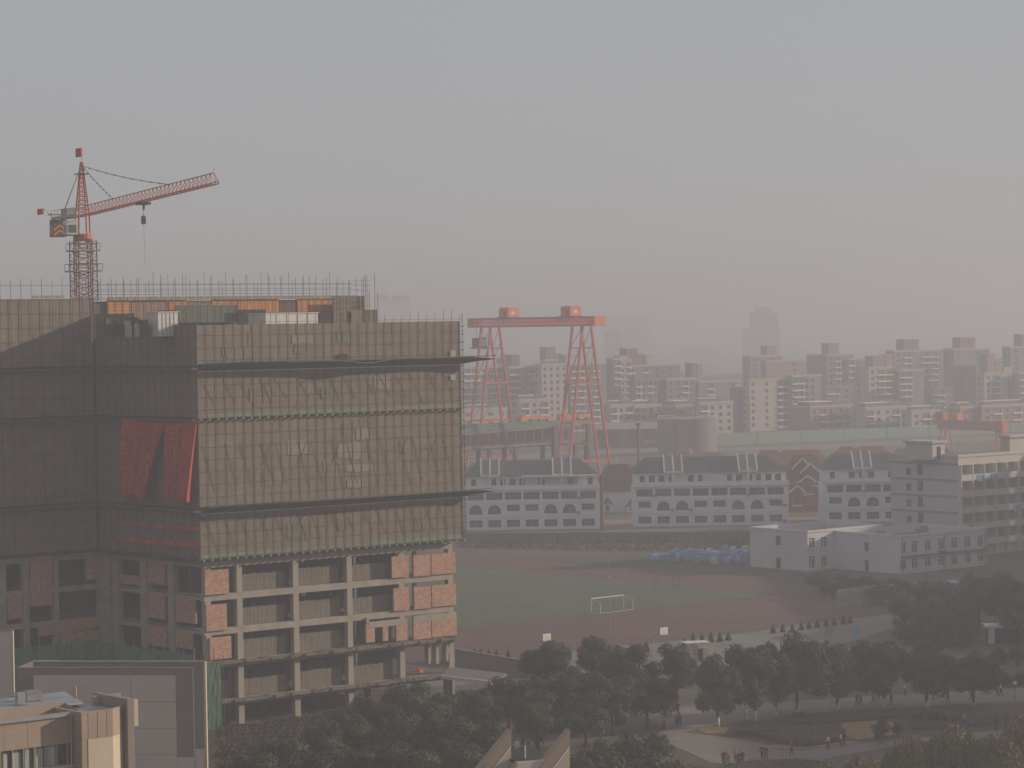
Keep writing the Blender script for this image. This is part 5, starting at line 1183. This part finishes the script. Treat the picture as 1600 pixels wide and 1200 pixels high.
zl_ = S(290, 1183)[1]; MB().box(x3+.02, xi-.02, -.05, -.003, 0, zl_).box(xi+.16, xr-.02, -.05, -.003, 0, S(310,1170)[1]).build('plinth_panel', M['panelgrey'], pwall)
for k in range(1, 6): zz_ = z3*k/6; MB().box(xl+.02, x3, -.066, -.061, zz_-.02, zz_+.02).build('panel_joint', M['brownwall'], pwall)
x6, z6 = S(26, 1043, 3); MB().box(x6, xl-.01, 3, 9, 0, z6).build('side_wing', M['brownwall'], pwall)
o = D(18, 986, 292); t = thing('grey_block', 'plain grey wall block with a pale corner edge at the left edge of the view', 'building', (o.x,o.y,0), R(-6))
MB().box(-12,0,0,.4,0,o.z).box(-12,-3,.41,6,0,o.z-4).build('wall', M['panelgrey'], t); MB().box(.002,.16,-.05,.3,0,o.z).build('lit_corner_strip', M['creamtile'], t); MB().box(-12,.16,-.06,.2,o.z+.002,o.z+.12).build('coping', M['brownwall'], t)  # pale corner strip paints in a sunlit edge
# gable fins at the bottom
o = D(798, 1140, 222); FG = FR((o.x, o.y), R(22)); zp = o.z
gf = at(FG, 'fin_roofed_building', 'nearby building showing two sloping gable fins with brown copings', 'building')
for k, (px, x_) in enumerate(((798, 748), (889.5, 842))):
    n_ = 0 if k == 0 else -2.2
    s1, z1 = FG.S(px, 1140, n_); s0, z0 = FG.S(x_, 1202, n_); m = (z1-z0)/(s1-s0); sL = s1-z1*.45/m; zL = z1-(s1-sL)*m
    fnn = lambda a,b,c: (a, c, b)
    w = MB().prism([(sL,0),(s1,0),(s1,z1-.25),(sL,zL-.25)], n_, n_+.7, fnn).build('gable_fin', M['creamtile'], gf)
    wd = .95
    MB().prism([(sL,zL-wd*1.5),(s1-.02,z1-wd*1.35),(s1+.05,z1),(sL,zL)], n_-.08, n_-.004, fnn).prism([(sL,zL-.2),(s1+.05,z1-.2),(s1+.05,z1),(sL,zL)], n_-.003, n_+.9, fnn).build('coping', M['beige'], w)
    MB().prism([(sL,zL-wd*1.5-.16),(s1-.02,z1-wd*1.35-.16),(s1-.02,z1-wd*1.35-.02),(sL,zL-wd*1.5-.02)], n_-.1, n_-.005, fnn).build('trim_line', M['white'], w)
sa = FG.S(801, 1184, .4)[0]; sb_ = FG.S(852, 1184, -1)[0]; zr_ = FG.S(820, 1186, -1)[1]
MB().hexa([(sa-.4,-1.5,zr_-.3),(sb_+.4,-1.5,zr_-.3),(sb_+.4,3,zr_-.3),(sa-.4,3,zr_-.3),(sa-.4,-1.5,zr_-.1),(sb_+.4,-1.5,zr_-.1),(sb_+.4,3,zr_+.35),(sa-.4,3,zr_+.05)]).build('roof', M['dark'], gf)
MB().box(sa-.6, sb_+.8, -2.1, -1.52, 0, zr_-.05).build('parapet', M['panelgrey'], gf)
MB().tube((sb_-1.6,-.6,zr_-.1),(sb_-1.6,-.6,zr_+1.0),.07,6).build('vent_pipe', M['panelgrey'], gf)
# ================================================================ VEGETATION
def leafquads(mb, c, nrm, size, rnd):
    a = nrm.cross(Vector((rnd.uniform(-1,1), rnd.uniform(-1,1), rnd.uniform(-1,1)))).normalized(); b = nrm.cross(a).normalized()
    a *= size*rnd.uniform(.6,1.2); b *= size*rnd.uniform(.5,1.0)
    mb.quad(c-a*.5-b*.2, c-b*.5, c+a*.5+b*.1, c+b*.5)
def crown(seed, w, z0, z1, n, size, kind='round'):
    rnd = random.Random(seed); mb = MB(); lobes = []
    hz = (z1-z0)/2; cz = (z0+z1)/2
    for k in range(36):
        while True:
            p = Vector((rnd.uniform(-1,1), rnd.uniform(-1,1), rnd.uniform(-1,1)))
            if p.length < 1: break
        p = p.normalized()*(.25+.63*rnd.random())
        if kind == 'cone': p.x *= 1-.75*(p.z+1)/2; p.y *= 1-.75*(p.z+1)/2
        tp = 1 if p.z < .1 else 1-.3*p.z
        lobes.append((Vector((p.x*w/2*tp, p.y*w/2*tp, cz+p.z*hz)), w*rnd.uniform(.10,.205)*(.75 if kind == 'cone' else 1)))
    if kind == 'cone':
        for k in range(n):
            tt = 1-math.sqrt(rnd.random()); a = rnd.uniform(0, 2*PI); r = w/2*(1-tt)**.8*rnd.uniform(.6,1.08)*(1 if tt > .08 else .8)
            leafquads(mb, Vector((r*math.cos(a), r*math.sin(a), z0+(z1-z0)*tt)), Vector((math.cos(a)+rnd.uniform(-.6,.6), math.sin(a)+rnd.uniform(-.6,.6), rnd.uniform(-.2,.8))).normalized(), size, rnd)
        return mb, [(Vector((0,0,z0+(z1-z0)*q/5)), .2) for q in range(5)]
    for k in range(n):
        c, r = lobes[k % len(lobes)]
        d = Vector((rnd.gauss(0,1), rnd.gauss(0,1), rnd.gauss(0,1)+.25)).normalized()
        p = c+d*r*(rnd.uniform(.72,1.08) if rnd.random() < .8 else rnd.uniform(.2,.8)); p.z = max(z0*.9, p.z)
        leafquads(mb, p, (d+Vector((rnd.uniform(-.7,.7), rnd.uniform(-.7,.7), rnd.uniform(-.5,.7)))).normalized(), size, rnd)
    return mb, lobes
def trunkmesh(seed, h, lobes, r=.22):
    rnd = random.Random(seed); mb = MB(); top = Vector((rnd.uniform(-.2,.2), rnd.uniform(-.2,.2), h))
    mb.tube((0,0,0), top, r, 8, r*.6)
    for c, q in lobes[:11]: s = Vector((0,0,0)).lerp(top, rnd.uniform(.6,1)); m = s.lerp(c,.5)+Vector((0,0,.3)); mb.tube(s, m, r*.45, 5, r*.28); mb.tube(m, c, r*.28, 5, r*.08)
    return mb
def tree_proto(seed, name, leaf, w, h, z0, n, size, kind='round', band=False):
    cr, lobes = crown(seed, w, z0, h, n, size, kind)
    cm = cr.mesh('crown', M[leaf]); tm = trunkmesh(seed, z0+.5*(h-z0), lobes).mesh('trunk', M['bark'], True)
    bm_ = MB().tube((0,0,.0),(0,0,1.25),.235,8,.225).mesh('painted_base', M['limewash'], True) if band else None
    return (name, cm, tm, bm_, w, h)
def put_tree(pr, p, w, h, label, cat, group, rz=None):
    name, cm, tm, bm_, w0, h0 = pr
    t = thing(name, label, cat, (p[0], p[1], 0), random.uniform(0, 6.28) if rz is None else rz, group)
    t.scale = (w/w0, w/w0, h/h0); link('trunk', tm, t); link('crown', cm, t)
    if bm_: link('painted_base', bm_, t)
    return t
EV = [tree_proto(100+k, 'evergreen_tree', 'leaf', 7, 9.5, 1.15, 15000, .34, band=True) for k in range(4)]
EVP = [(a,b,c,None,e,f) for a,b,c,d,e,f in EV]
DE = [tree_proto(200+k, 'deciduous_tree', 'leafbrown', 6.5, 8.5, 1.3, 6500, .36) for k in range(3)]
CO = [tree_proto(300+k, 'conifer', 'leafconifer', 1.7, 3.2, .15, 1300, .22, 'cone') for k in range(2)]
SH = [tree_proto(400+k, 'shrub', 'leaf', 3.4, 2.4, .1, 2200, .26) for k in range(2)]
WF = dict(tree=1.18, conifer=.85, willow=1.1)
ORD = 'first second third fourth fifth sixth seventh eighth ninth tenth eleventh twelfth thirteenth fourteenth fifteenth sixteenth seventeenth eighteenth nineteenth twentieth'.split()
def plant(prs, rows, lab, cat, group):
    rows = sorted(rows)
    for i, (px, yb, yt, w) in enumerate(rows):
        p = G(px, yb); k = F/p.y; h = D(px, yt, p.y).z
        put_tree(prs[i % len(prs)], p, w/k*WF.get(cat, 1), h, lab % ORD[i] if '%s' in lab else lab, cat, group)
random.seed(31)
plant(EV, [(1122,1136,1018,72),(1180,1128,994,84),(1212,1120,1002,60),(1246,1115,986,90),(1309,1111,998,78),(1381,1106,989,92),(1448,1107,1000,86),(1521,1103,1016,74)],
      '%s from the left of the park-road trees with limewashed trunks', 'tree', 'limewashed evergreen trees along the park road')
plant(EVP, [(855,1090,997,82),(905,1120,1040,62),(940,1094,991,88),(985,1108,1003,76),(1058,1096,1001,66),(1012,1140,1044,80),(958,1150,1042,78),(868,1140,1046,84),(795,1140,1054,76),(915,1168,1080,84),(840,1172,1082,86),(742,1156,1073,72),(700,1160,1080,66)],
      '%s from the left in the evergreen clump right of the open floors', 'tree', 'evergreen trees in the clump beside the high-rise')
plant(EVP, [(640,1170,1062,88),(588,1195,1084,76),(668,1205,1098,84),(552,1225,1108,80),(612,1232,1122,86),(452,1262,1140,96),(512,1255,1130,88),(700,1228,1118,84),(752,1222,1112,80),(778,1222,1126,58),(400,1285,1168,86),(575,1275,1150,92),(655,1282,1156,92),(735,1275,1158,88),(482,1300,1172,90)],
      '%s from the left in the near belt of evergreens below the high-rise', 'tree', 'evergreen trees in the near belt')
plant(DE, [(1440,985,903,74),(1492,990,914,66),(1530,985,892,70),(1576,985,888,76),(1462,1000,930,64),(1415,990,922,60),(1596,1005,928,70),(1500,1005,944,60),(1480,968,905,60),(1612,990,900,60)],
      '%s from the left of the dull trees below the white block', 'tree', 'dull autumn trees below the white two-storey block')
plant(DE, [(1282,925,890,44),(1318,928,893,46),(1356,930,898,46),(1398,938,900,50),(1300,935,902,40),(1380,945,912,46)],
      '%s from the left of the bushy trees at the foot of the white block', 'tree', 'bushy trees along the foot of the white block')
plant(CO, [(px, yb, yt, 13) for px, yb, yt in ((742,1029,1013),(751,1030,1013),(764,1031,1014),(776,1032,1014),(794,1033,1014),(1010,1018,1001),(1069,1010,996),(1083,1008,988),(1097,1006,989),(1111,1004,987),(1125,1003,987),(1138,1001,988))],
      '%s from the left of the small conifers along the near court edge', 'conifer', 'small conifers along the near court edge')
plant(CO, [(px, yb, yt, 12) for px, yb, yt in ((1208,990,974),(1223,988,974),(1238,987,974),(1252,985,972),(1264,983,970),(1277,981,967),(1291,979,966),(1303,977,964),(1318,976,961),(1328,974,960))],
      '%s from the left of the small conifers at the right track end', 'conifer', 'small conifers at the right track end')
plant(SH, [(938,1222,1160,72),(985,1215,1148,66),(1022,1196,1146,60),(905,1235,1178,60),(960,1255,1185,80),(1020,1240,1180,84),(1062,1245,1192,70)],
      '%s from the left of the rounded shrubs beside the gable fin', 'shrub', 'rounded shrubs beside the gable fins')
plant(SH, [(1250,1127,1113,42),(1438,1132,1116,40),(1462,1131,1114,44),(1490,1131,1117,40),(1285,1125,1116,40)],
      '%s from the left of the low clipped shrubs on the brown lawn', 'shrub', 'low clipped shrubs on the brown lawn')
plant(SH, [(px, yb, yt, 40) for px, yb, yt in ((1415,1006,972),(1440,1008,968),(1465,1009,964),(1490,1010,962),(1512,1010,964))],
      '%s from the left in the dark hedge behind the limewashed trees', 'shrub', 'dark hedge shrubs behind the park-road trees')
plant(SH, [(px, yb, yt, 34) for px, yb, yt in ((1560,1046,1012),(1590,1040,1008),(1568,1072,1052),(1545,1075,1060),(1598,1070,1050))],
      '%s from the left of the loose bushes by the pale pavilion', 'shrub', 'loose bushes near the pavilion')
# weeping willows, young trees, palms
def willow(seed):
    rnd = random.Random(seed); mb = MB(); lob = []
    for k in range(230):
        a = rnd.uniform(0, 2*PI); r = 2.6*math.sqrt(rnd.random()); z = 6.6-.28*r*r+rnd.uniform(-.5,.4); L_ = rnd.uniform(1.2, 3.6); x, y = r*math.cos(a), r*math.sin(a)
        if k < 12: lob.append((Vector((x*.8,y*.8,z-.3)), .4))
        for q in range(18):
            t = q/18; c = Vector((x*(1+.22*t)+rnd.uniform(-.12,.12), y*(1+.22*t)+rnd.uniform(-.12,.12), z-L_*t)); leafquads(mb, c, Vector((rnd.uniform(-1,1),rnd.uniform(-1,1),.2)).normalized(), .30, rnd)
    return ('willow', mb.mesh('crown', M['leafyellow']), trunkmesh(seed, 4.6, lob).mesh('trunk', M['bark'], True), None, 6.4, 7.0)
WI = [willow(500+k) for k in range(2)]
plant(WI, [(1352,1290,1178,96),(1425,1262,1146,92),(1492,1258,1132,104),(1556,1262,1142,96),(1600,1250,1118,84),(1292,1300,1190,80)], '%s from the left of the yellowing willows along the bottom of the view', 'willow', 'yellowing willows along the bottom of the view')
plant(DE, [(1378,1163,1121,26),(1403,1152,1126,20)], '%s of the two spindly young trees on the straw lawn', 'tree', 'spindly young trees on the straw lawn')
def palm(seed):
    rnd = random.Random(seed); mb = MB()
    for k in range(34):
        a = rnd.uniform(0,2*PI); el = rnd.uniform(-.3,1.3); L_ = rnd.uniform(.9,1.4); p = Vector((0,0,2.7)); d = Vector((math.cos(a)*math.cos(el), math.sin(a)*math.cos(el), math.sin(el)))
        for q in range(6):
            w = .16*(1-q/7); s = d.cross(Vector((0,0,1))).normalized()*w; n_ = p+d*L_/6; d2 = (d+Vector((0,0,-.28))).normalized(); mb.quad(p-s, p+s, n_+s*.85, n_-s*.85); p, d = n_, d2
    return ('palm_tree', mb.mesh('crown', M['leaf']), MB().tube((0,0,0),(0,0,2.75),.16,8,.12).mesh('trunk', M['bark'], True), None, 2.6, 4.0)
plant([palm(9), palm(10)], [(1556,1142,1110,26),(1572,1144,1108,28),(1588,1140,1112,24)], '%s from the left of the small palms beside the path', 'palm', 'small palms beside the path')
# clipped hedge beds on the lawn
def bed(pts, h, lab, seed):
    r_ = random.Random(seed); P = [G(*p) for p in pts]; c = sum(P, Vector())/len(P); mb = MB(); n = len(P)
    mb.quad(*[p+Vector((0,0,h-.12)) for p in P])
    for k in range(n): mb.quad(P[k], P[(k+1)%n], P[(k+1)%n]+Vector((0,0,h-.12)), P[k]+Vector((0,0,h-.12)))
    for k in range(n):
        A, B_ = P[k], P[(k+1)%n]; m = int((B_-A).length*9)
        nrm = Vector((B_.y-A.y, A.x-B_.x, 0)).normalized()
        for q in range(m): leafquads(mb, A.lerp(B_, r_.random())+Vector((0,0,h*r_.random()))+nrm*r_.uniform(-.05,.12), (nrm+Vector((r_.uniform(-.6,.6),r_.uniform(-.6,.6),r_.uniform(-.3,.6)))).normalized(), .22, r_)
    area = 0
    for k in range(1, n-1): area += abs((P[k]-P[0]).cross(P[k+1]-P[0]).z)/2
    for q in range(int(area*14)):
        k = r_.randrange(n); p = c.lerp(P[k].lerp(P[(k+1)%n], r_.random()), math.sqrt(r_.random())); leafquads(mb, p+Vector((0,0,h+r_.uniform(-.14,.06))), Vector((r_.uniform(-.7,.7),r_.uniform(-.7,.7),1)).normalized(), .24, r_)
    o = mb.build('hedge_bed', M['hedge']); tag(o, lab, 'hedge bed')
bed([(1150,1149),(1185,1153),(1228,1165),(1262,1168),(1312,1160),(1322,1149),(1250,1140),(1180,1139)], .8, 'large brown clipped hedge bed beside the winding path', 1)
bed([(1225,1135),(1330,1129),(1420,1121),(1412,1114),(1330,1118),(1240,1123)], .6, 'long brown clipped hedge bed along the near side of the park road', 2)
bed([(1428,1141),(1500,1139),(1560,1132),(1556,1126),(1490,1130),(1425,1134)], .6, 'brown clipped hedge bed left of the small palms', 3)
bed([(1090,1220),(1160,1200),(1250,1197),(1300,1203),(1300,1240),(1100,1250)], .9, 'dark clipped hedge bed at the bottom edge beside the near group of people', 4)
# weeds and rubble: uncountable
rnd = random.Random(77); mb = MB()
def weeds(pts, n, size):
    A = [G(*p) for p in pts]
    for k in range(n):
        u, v = rnd.random(), rnd.random(); c = A[0].lerp(A[1],u).lerp(A[3].lerp(A[2],u), v)
        for _ in range(4): q = c+Vector((rnd.uniform(-.4,.4),rnd.uniform(-.4,.4),rnd.uniform(.05,.55))); leafquads(mb, q, Vector((rnd.uniform(-1,1),rnd.uniform(-1,1),.3)).normalized(), size, rnd)
weeds([(340,1210),(340,1142),(640,1100),(700,1150)], 5200, .36); weeds([(700,1100),(700,1085),(800,1080),(800,1110)], 700, .3); weeds([(715,858),(715,848),(1170,846),(1170,866)], 2200, .32)
tag(mb.build('weeds', M['weed']), 'dry weeds and grass tufts over the bare ground', 'weeds', None, 'stuff')

# ================================================================ PEOPLE
def skin_mesh(nodes, edges, root=0, sub=1):
    bm = bmesh.new(); ly = bm.verts.layers.skin.verify(); vs = []
    for k, (p, r) in enumerate(nodes):
        v = bm.verts.new(p); v[ly].radius = r if isinstance(r, tuple) else (r, r); v[ly].use_root = (k == root); vs.append(v)
    for a, b in edges: bm.edges.new((vs[a], vs[b]))
    me = bpy.data.meshes.new('tmp'); bm.to_mesh(me); bm.free(); o = bpy.data.objects.new('tmp', me); C.objects.link(o)
    m = o.modifiers.new('s', 'SKIN'); m.branch_smoothing = .4; s = o.modifiers.new('d', 'SUBSURF'); s.levels = s.render_levels = sub
    dg = bpy.context.evaluated_depsgraph_get(); r = bpy.data.meshes.new_from_object(o.evaluated_get(dg)); bpy.data.objects.remove(o); bpy.data.meshes.remove(me); return r
def joined(name, parts, mt):
    mb = MB()
    for me in parts:
        i = len(mb.v); mb.v += [tuple(v.co) for v in me.vertices]; mb.f += [tuple(i+k for k in p.vertices) for p in me.polygons]
    return mb.mesh(name, M[mt], True)
def person_proto(st, arm, bend=0.0):
    """st: stride, arm: swing, walking towards -y"""
    hip = lambda s: Vector((s*.09, 0, .92)); kn = lambda s: Vector((s*.10, -s*st*.5-.04, .50)); an = lambda s: Vector((s*.10, -s*st+.02, .09 if s > 0 else .10)); toe = lambda s: Vector((s*.12, -s*st-.17, .035))
    sh = lambda s: Vector((s*.185, .01, 1.40)); el = lambda s: Vector((s*.25, .03+s*arm*.5, 1.13)); wr = lambda s: Vector((s*.25, -.08+s*arm, .90))
    N = [((0,0,.94),(.13,.10)), ((0,-.01,1.12),(.125,.09)), ((0,0,1.32),(.155,.10)), ((0,.01,1.45),(.06,.06)), ((0,0,1.52),(.055,.06)), ((0,-.02,1.60),(.082,.10)), ((0,-.02,1.69),(.078,.095)), ((0,-.01,1.74),(.045,.055)), ((0,-.115,1.60),(.018,.02))]
    E = [(0,1),(1,2),(2,3),(3,4),(4,5),(5,6),(6,7),(5,8)]
    for s in (-1, 1):
        b = len(N); N += [(hip(s),.088),(kn(s),.058),(an(s),.042),(toe(s),(.042,.03))]; E += [(0,b),(b,b+1),(b+1,b+2),(b+2,b+3)]
        b = len(N); N += [(sh(s),.055),(el(s),.042),(wr(s),.029),(wr(s)+Vector((0,-.03,-.085)),(.036,.018))]; E += [(2,b),(b,b+1),(b+1,b+2),(b+2,b+3)]
    parts = [skin_mesh(N, E)]
    for s in (-1, 1):                          # five separate fingers on each hand
        w = wr(s)+Vector((0,-.03,-.085))
        for q, L_ in enumerate((.060,.072,.078,.070)):
            p = w+Vector((0, .027-.018*q, -.02)); parts.append(skin_mesh([(p,.009),(p+Vector((-s*.006,-.004,-L_*.5)),.008),(p+Vector((-s*.022,-.006,-L_)),.007)], [(0,1),(1,2)], 0, 0))
        p = w+Vector((0,-.03,.02)); parts.append(skin_mesh([(p,.010),(p+Vector((-s*.004,-.03,-.03)),.009),(p+Vector((-s*.01,-.035,-.06)),.008)], [(0,1),(1,2)], 0, 0))
    for s in (-1,1): parts.append(MB().tube((s*.032,-.108,1.625),(s*.032,-.118,1.625),.012,6).tube((s*.088,0,1.58),(s*.098,.01,1.64),.02,6).mesh('e', None))
    body = joined('body', parts, 'skin')
    jk = [((0,0,.90),(.155,.12)), ((0,-.01,1.12),(.15,.115)), ((0,0,1.32),(.18,.125)), ((0,.01,1.46),(.085,.08))]; je = [(0,1),(1,2),(2,3)]
    for s in (-1,1): b = len(jk); jk += [(sh(s),.075),(el(s),.06),(wr(s)+Vector((0,0,.03)),.045)]; je += [(2,b),(b,b+1),(b+1,b+2)]
    tr = [((0,0,.93),(.145,.11))]; te = []
    for s in (-1,1): b = len(tr); tr += [(hip(s)-Vector((0,0,.03)),.105),(kn(s),.074),(an(s)+Vector((0,0,.02)),.06)]; te += [(0,b),(b,b+1),(b+1,b+2)]
    sho = []
    for s in (-1,1): sho.append(skin_mesh([(an(s)+Vector((0,.04,-.04)),(.05,.045)),(an(s)+Vector((0,-.06,-.05)),(.05,.04)),(toe(s)+Vector((0,-.02,.005)),(.045,.032))], [(0,1),(1,2)]))
    hair = skin_mesh([((0,.025,1.56),(.085,.075)),((0,.015,1.66),(.096,.10)),((0,-.005,1.735),(.07,.085))], [(0,1),(1,2)])
    return dict(body=body, jacket=joined('jacket', [skin_mesh(jk, je)], 'c_black'), trousers=joined('trousers', [skin_mesh(tr, te)], 'jeans'), shoes=joined('shoes', sho, 'c_black'), hair=joined('hair', [hair], 'hair'))
PP = [person_proto(.22,.16), person_proto(.13,.08), person_proto(.03,.03), person_proto(-.25,-.18)]
def person(px, yb, jk, tr, lab, pose=0, rz=None, h=1.0):
    p = G(px, yb); t = thing('person', lab, 'person', (p.x,p.y,.06), random.uniform(0,6.28) if rz is None else R(rz), 'people walking in the park'); t.scale = (h,h,h)
    for nm, me in PP[pose].items():
        o = link(nm, me, t)
        m = {'jacket': M['c_'+jk], 'trousers': M['c_'+tr] if tr else None}.get(nm)
        if m: o.material_slots[0].link = 'OBJECT'; o.material_slots[0].material = m
random.seed(4)
for a in [
 (1037,1143,'red','black','person in a bright red top standing at the mouth of the path under the trees',2,30),
 (1057,1136,'pink','black','person in a dull pink jacket, left of a pair on the shaded path',1,20),
 (1062,1136,'brown','black','person in a brown jacket, right of a pair on the shaded path',0,200),
 (1059,1118,'black','black','person in black standing far back between the tree clumps',2,10),
 (1131,1197,'black','black','person in black at the left of the near group on the path',2,0),
 (1137,1195,'red','black','person in a red top behind the black-clad one of the near group',1,40),
 (1150,1194,'pink','black','person in a pink jacket in the middle of the near group',1,10),
 (1155,1198,'black','navy','person in dark clothes right beside the pink jacket',0,170),
 (1160,1196,'navy','black','person in navy at the right end of the near group',1,160),
 (1191,1187,'navy','black','left one of two dark-clad people striding side by side on the path',0,-20),
 (1197,1189,'black','navy','right one of two dark-clad people striding side by side on the path',3,-20),
 (1237,1182,'red','black','person in red with a white bag stepping along the path',0,80),
 (1294,1172,'white','black','person in a bright white jacket walking near the straw lawn',0,-80),
 (1314,1168,'white','black','person in a white top and dark trousers beside a dark-clad one',1,90),
 (1319,1167,'black','black','dark-clad person right beside the white-topped one near the path end',1,90),
 (1369,1160,'red','black','person in a dark red jacket by the spindly young tree',1,10),
 (1374,1160,'grey','black','person in grey next to the dark red jacket by the young tree',2,0),
 (1517,1150,'black','green','dark standing person alone on the right-hand path',2,0),
 (1507,1136,'blue','black','person in a blue jacket just behind the right-hand path',1,30),
 (1339,1104,'black','black','left one of two dark-clad people on the park road between the trunks',0,-90),
 (1345,1104,'navy','black','right one of two dark-clad people on the park road between the trunks',3,-90),
 (1365,1098,'red','black','person in a red jacket on the park road under the trees',0,-80),
 (1372,1097,'green','black','person in a green jacket just right of the red jacket on the park road',3,-80),
 (1393,1102,'black','black','dark-clad striding person on the park road left of a limewashed trunk',0,-85),
 (1414,1088,'white','navy','small person in white on the far side of the park road',1,90),
 (1476,1098,'black','white','bending dark person with a white bag on the park road',3,85),
 (1481,1099,'grey','black','person in grey right beside the dark one with the white bag',0,85),
 (1518,1095,'grey','black','person in grey beside the limewashed trunk at the right end of the row',3,70),
 (1564,1088,'white','black','person in a white jacket at the right end of the park road',0,85),
 (1558,1088,'black','black','dark-clad person left of the white jacket at the right end of the park road',1,85),
 (1167,1128,'white','white','person all in white beside the limewashed trunks',1,80),
 (808,1178,'white','white','person in a white shirt under the trees behind the gable fins',2,0),
 (817,1172,'green','black','person in a green top under the trees behind the gable fins',1,60),
 (826,1172,'white','black','person in white with dark trousers under the trees behind the gable fins',0,70),
 (837,1168,'blue','black','person in a pale blue jacket under the trees behind the gable fins',1,70),
 (846,1166,'orange','black','person in an orange jacket under the trees behind the gable fins',0,70),
 (902,1154,'orange','black','person in a bright orange jacket right of the taller gable fin',1,60),
 (911,1154,'red','black','person in a red jacket right of the bright orange one by the gable fin',0,60),
 (933,1150,'white','black','person in a white jacket under the low branches right of the gable fin',1,60),
 (943,1149,'orange','white','person in an orange jacket and pale trousers under the low branches',2,60)]: person(*a)

# ================================================================ HAZE, LIGHT, CAMERA
hz = MB().box(-4500, 4500, -400, 9500, -1.0, 80.0).build('haze', None); tag(hz, 'pale grey smog lying over the whole district', 'haze', None, 'stuff')
m = bpy.data.materials.new('smog'); m.use_nodes = True; nt = m.node_tree; nt.nodes.clear()
ou = nt.nodes.new('ShaderNodeOutputMaterial'); pv = nt.nodes.new('ShaderNodeVolumePrincipled'); nt.links.new(pv.outputs[0], ou.inputs['Volume'])
pv.inputs['Color'].default_value = (HAZE_COL[0], HAZE_COL[1], HAZE_COL[2], 1); pv.inputs['Density'].default_value = HAZE_D; pv.inputs['Anisotropy'].default_value = HAZE_G
hz.data.materials.append(m)
w = bpy.data.worlds.new('World'); bpy.context.scene.world = w; w.use_nodes = True; nt = w.node_tree
bg = nt.nodes['Background']; sk = nt.nodes.new('ShaderNodeTexSky'); sk.sky_type = 'NISHITA'; sk.sun_disc = False
sk.sun_elevation = R(SUN_EL); sk.sun_rotation = R(SUN_AZ); sk.dust_density = SKY_DUST; sk.air_density = SKY_AIR; sk.ozone_density = SKY_OZ; sk.altitude = 50
mxw = nt.nodes.new('ShaderNodeMix'); mxw.data_type = 'RGBA'; mxw.inputs['Factor'].default_value = SMOG_F; mxw.inputs['B'].default_value = (*SMOG_C, 1)   # smog layer overhead greys the clear sky
nt.links.new(sk.outputs[0], mxw.inputs['A']); nt.links.new(mxw.outputs['Result'], bg.inputs['Color']); bg.inputs['Strength'].default_value = SKY_S
sd = bpy.data.lights.new('sun', 'SUN'); sd.energy = SUN_S; sd.angle = R(.6); sd.color = SUN_C
so = bpy.data.objects.new('sun', sd); C.objects.link(so)
dv = Vector((math.sin(R(SUN_AZ))*math.cos(R(SUN_EL)), math.cos(R(SUN_AZ))*math.cos(R(SUN_EL)), math.sin(R(SUN_EL))))
so.rotation_euler = dv.to_track_quat('Z', 'Y').to_euler(); so.location = (200, 300, 300)
cd = bpy.data.cameras.new('camera'); cam = bpy.data.objects.new('camera', cd); C.objects.link(cam)
cd.sensor_width = 36; cd.lens = F/1600*36; cd.clip_start = 1; cd.clip_end = 20000
cam.matrix_world = Matrix.Translation((0,0,H)) @ Matrix.Rotation(PI/2-PITCH, 4, 'X') @ Matrix.Rotation(-ROLL, 4, 'Z')
sc = bpy.context.scene; sc.camera = cam
sc.render.engine = 'CYCLES'; cy = sc.cycles; cy.use_denoising = True
cy.max_bounces = 6; cy.diffuse_bounces = 3; cy.glossy_bounces = 2; cy.transmission_bounces = 2; cy.volume_bounces = 2; cy.transparent_max_bounces = 8
cy.sample_clamp_indirect = 4
vs = sc.view_settings; vs.view_transform = 'Standard'; vs.look = 'None'; vs.exposure = EXPO; vs.gamma = 1; vs.use_curve_mapping = False
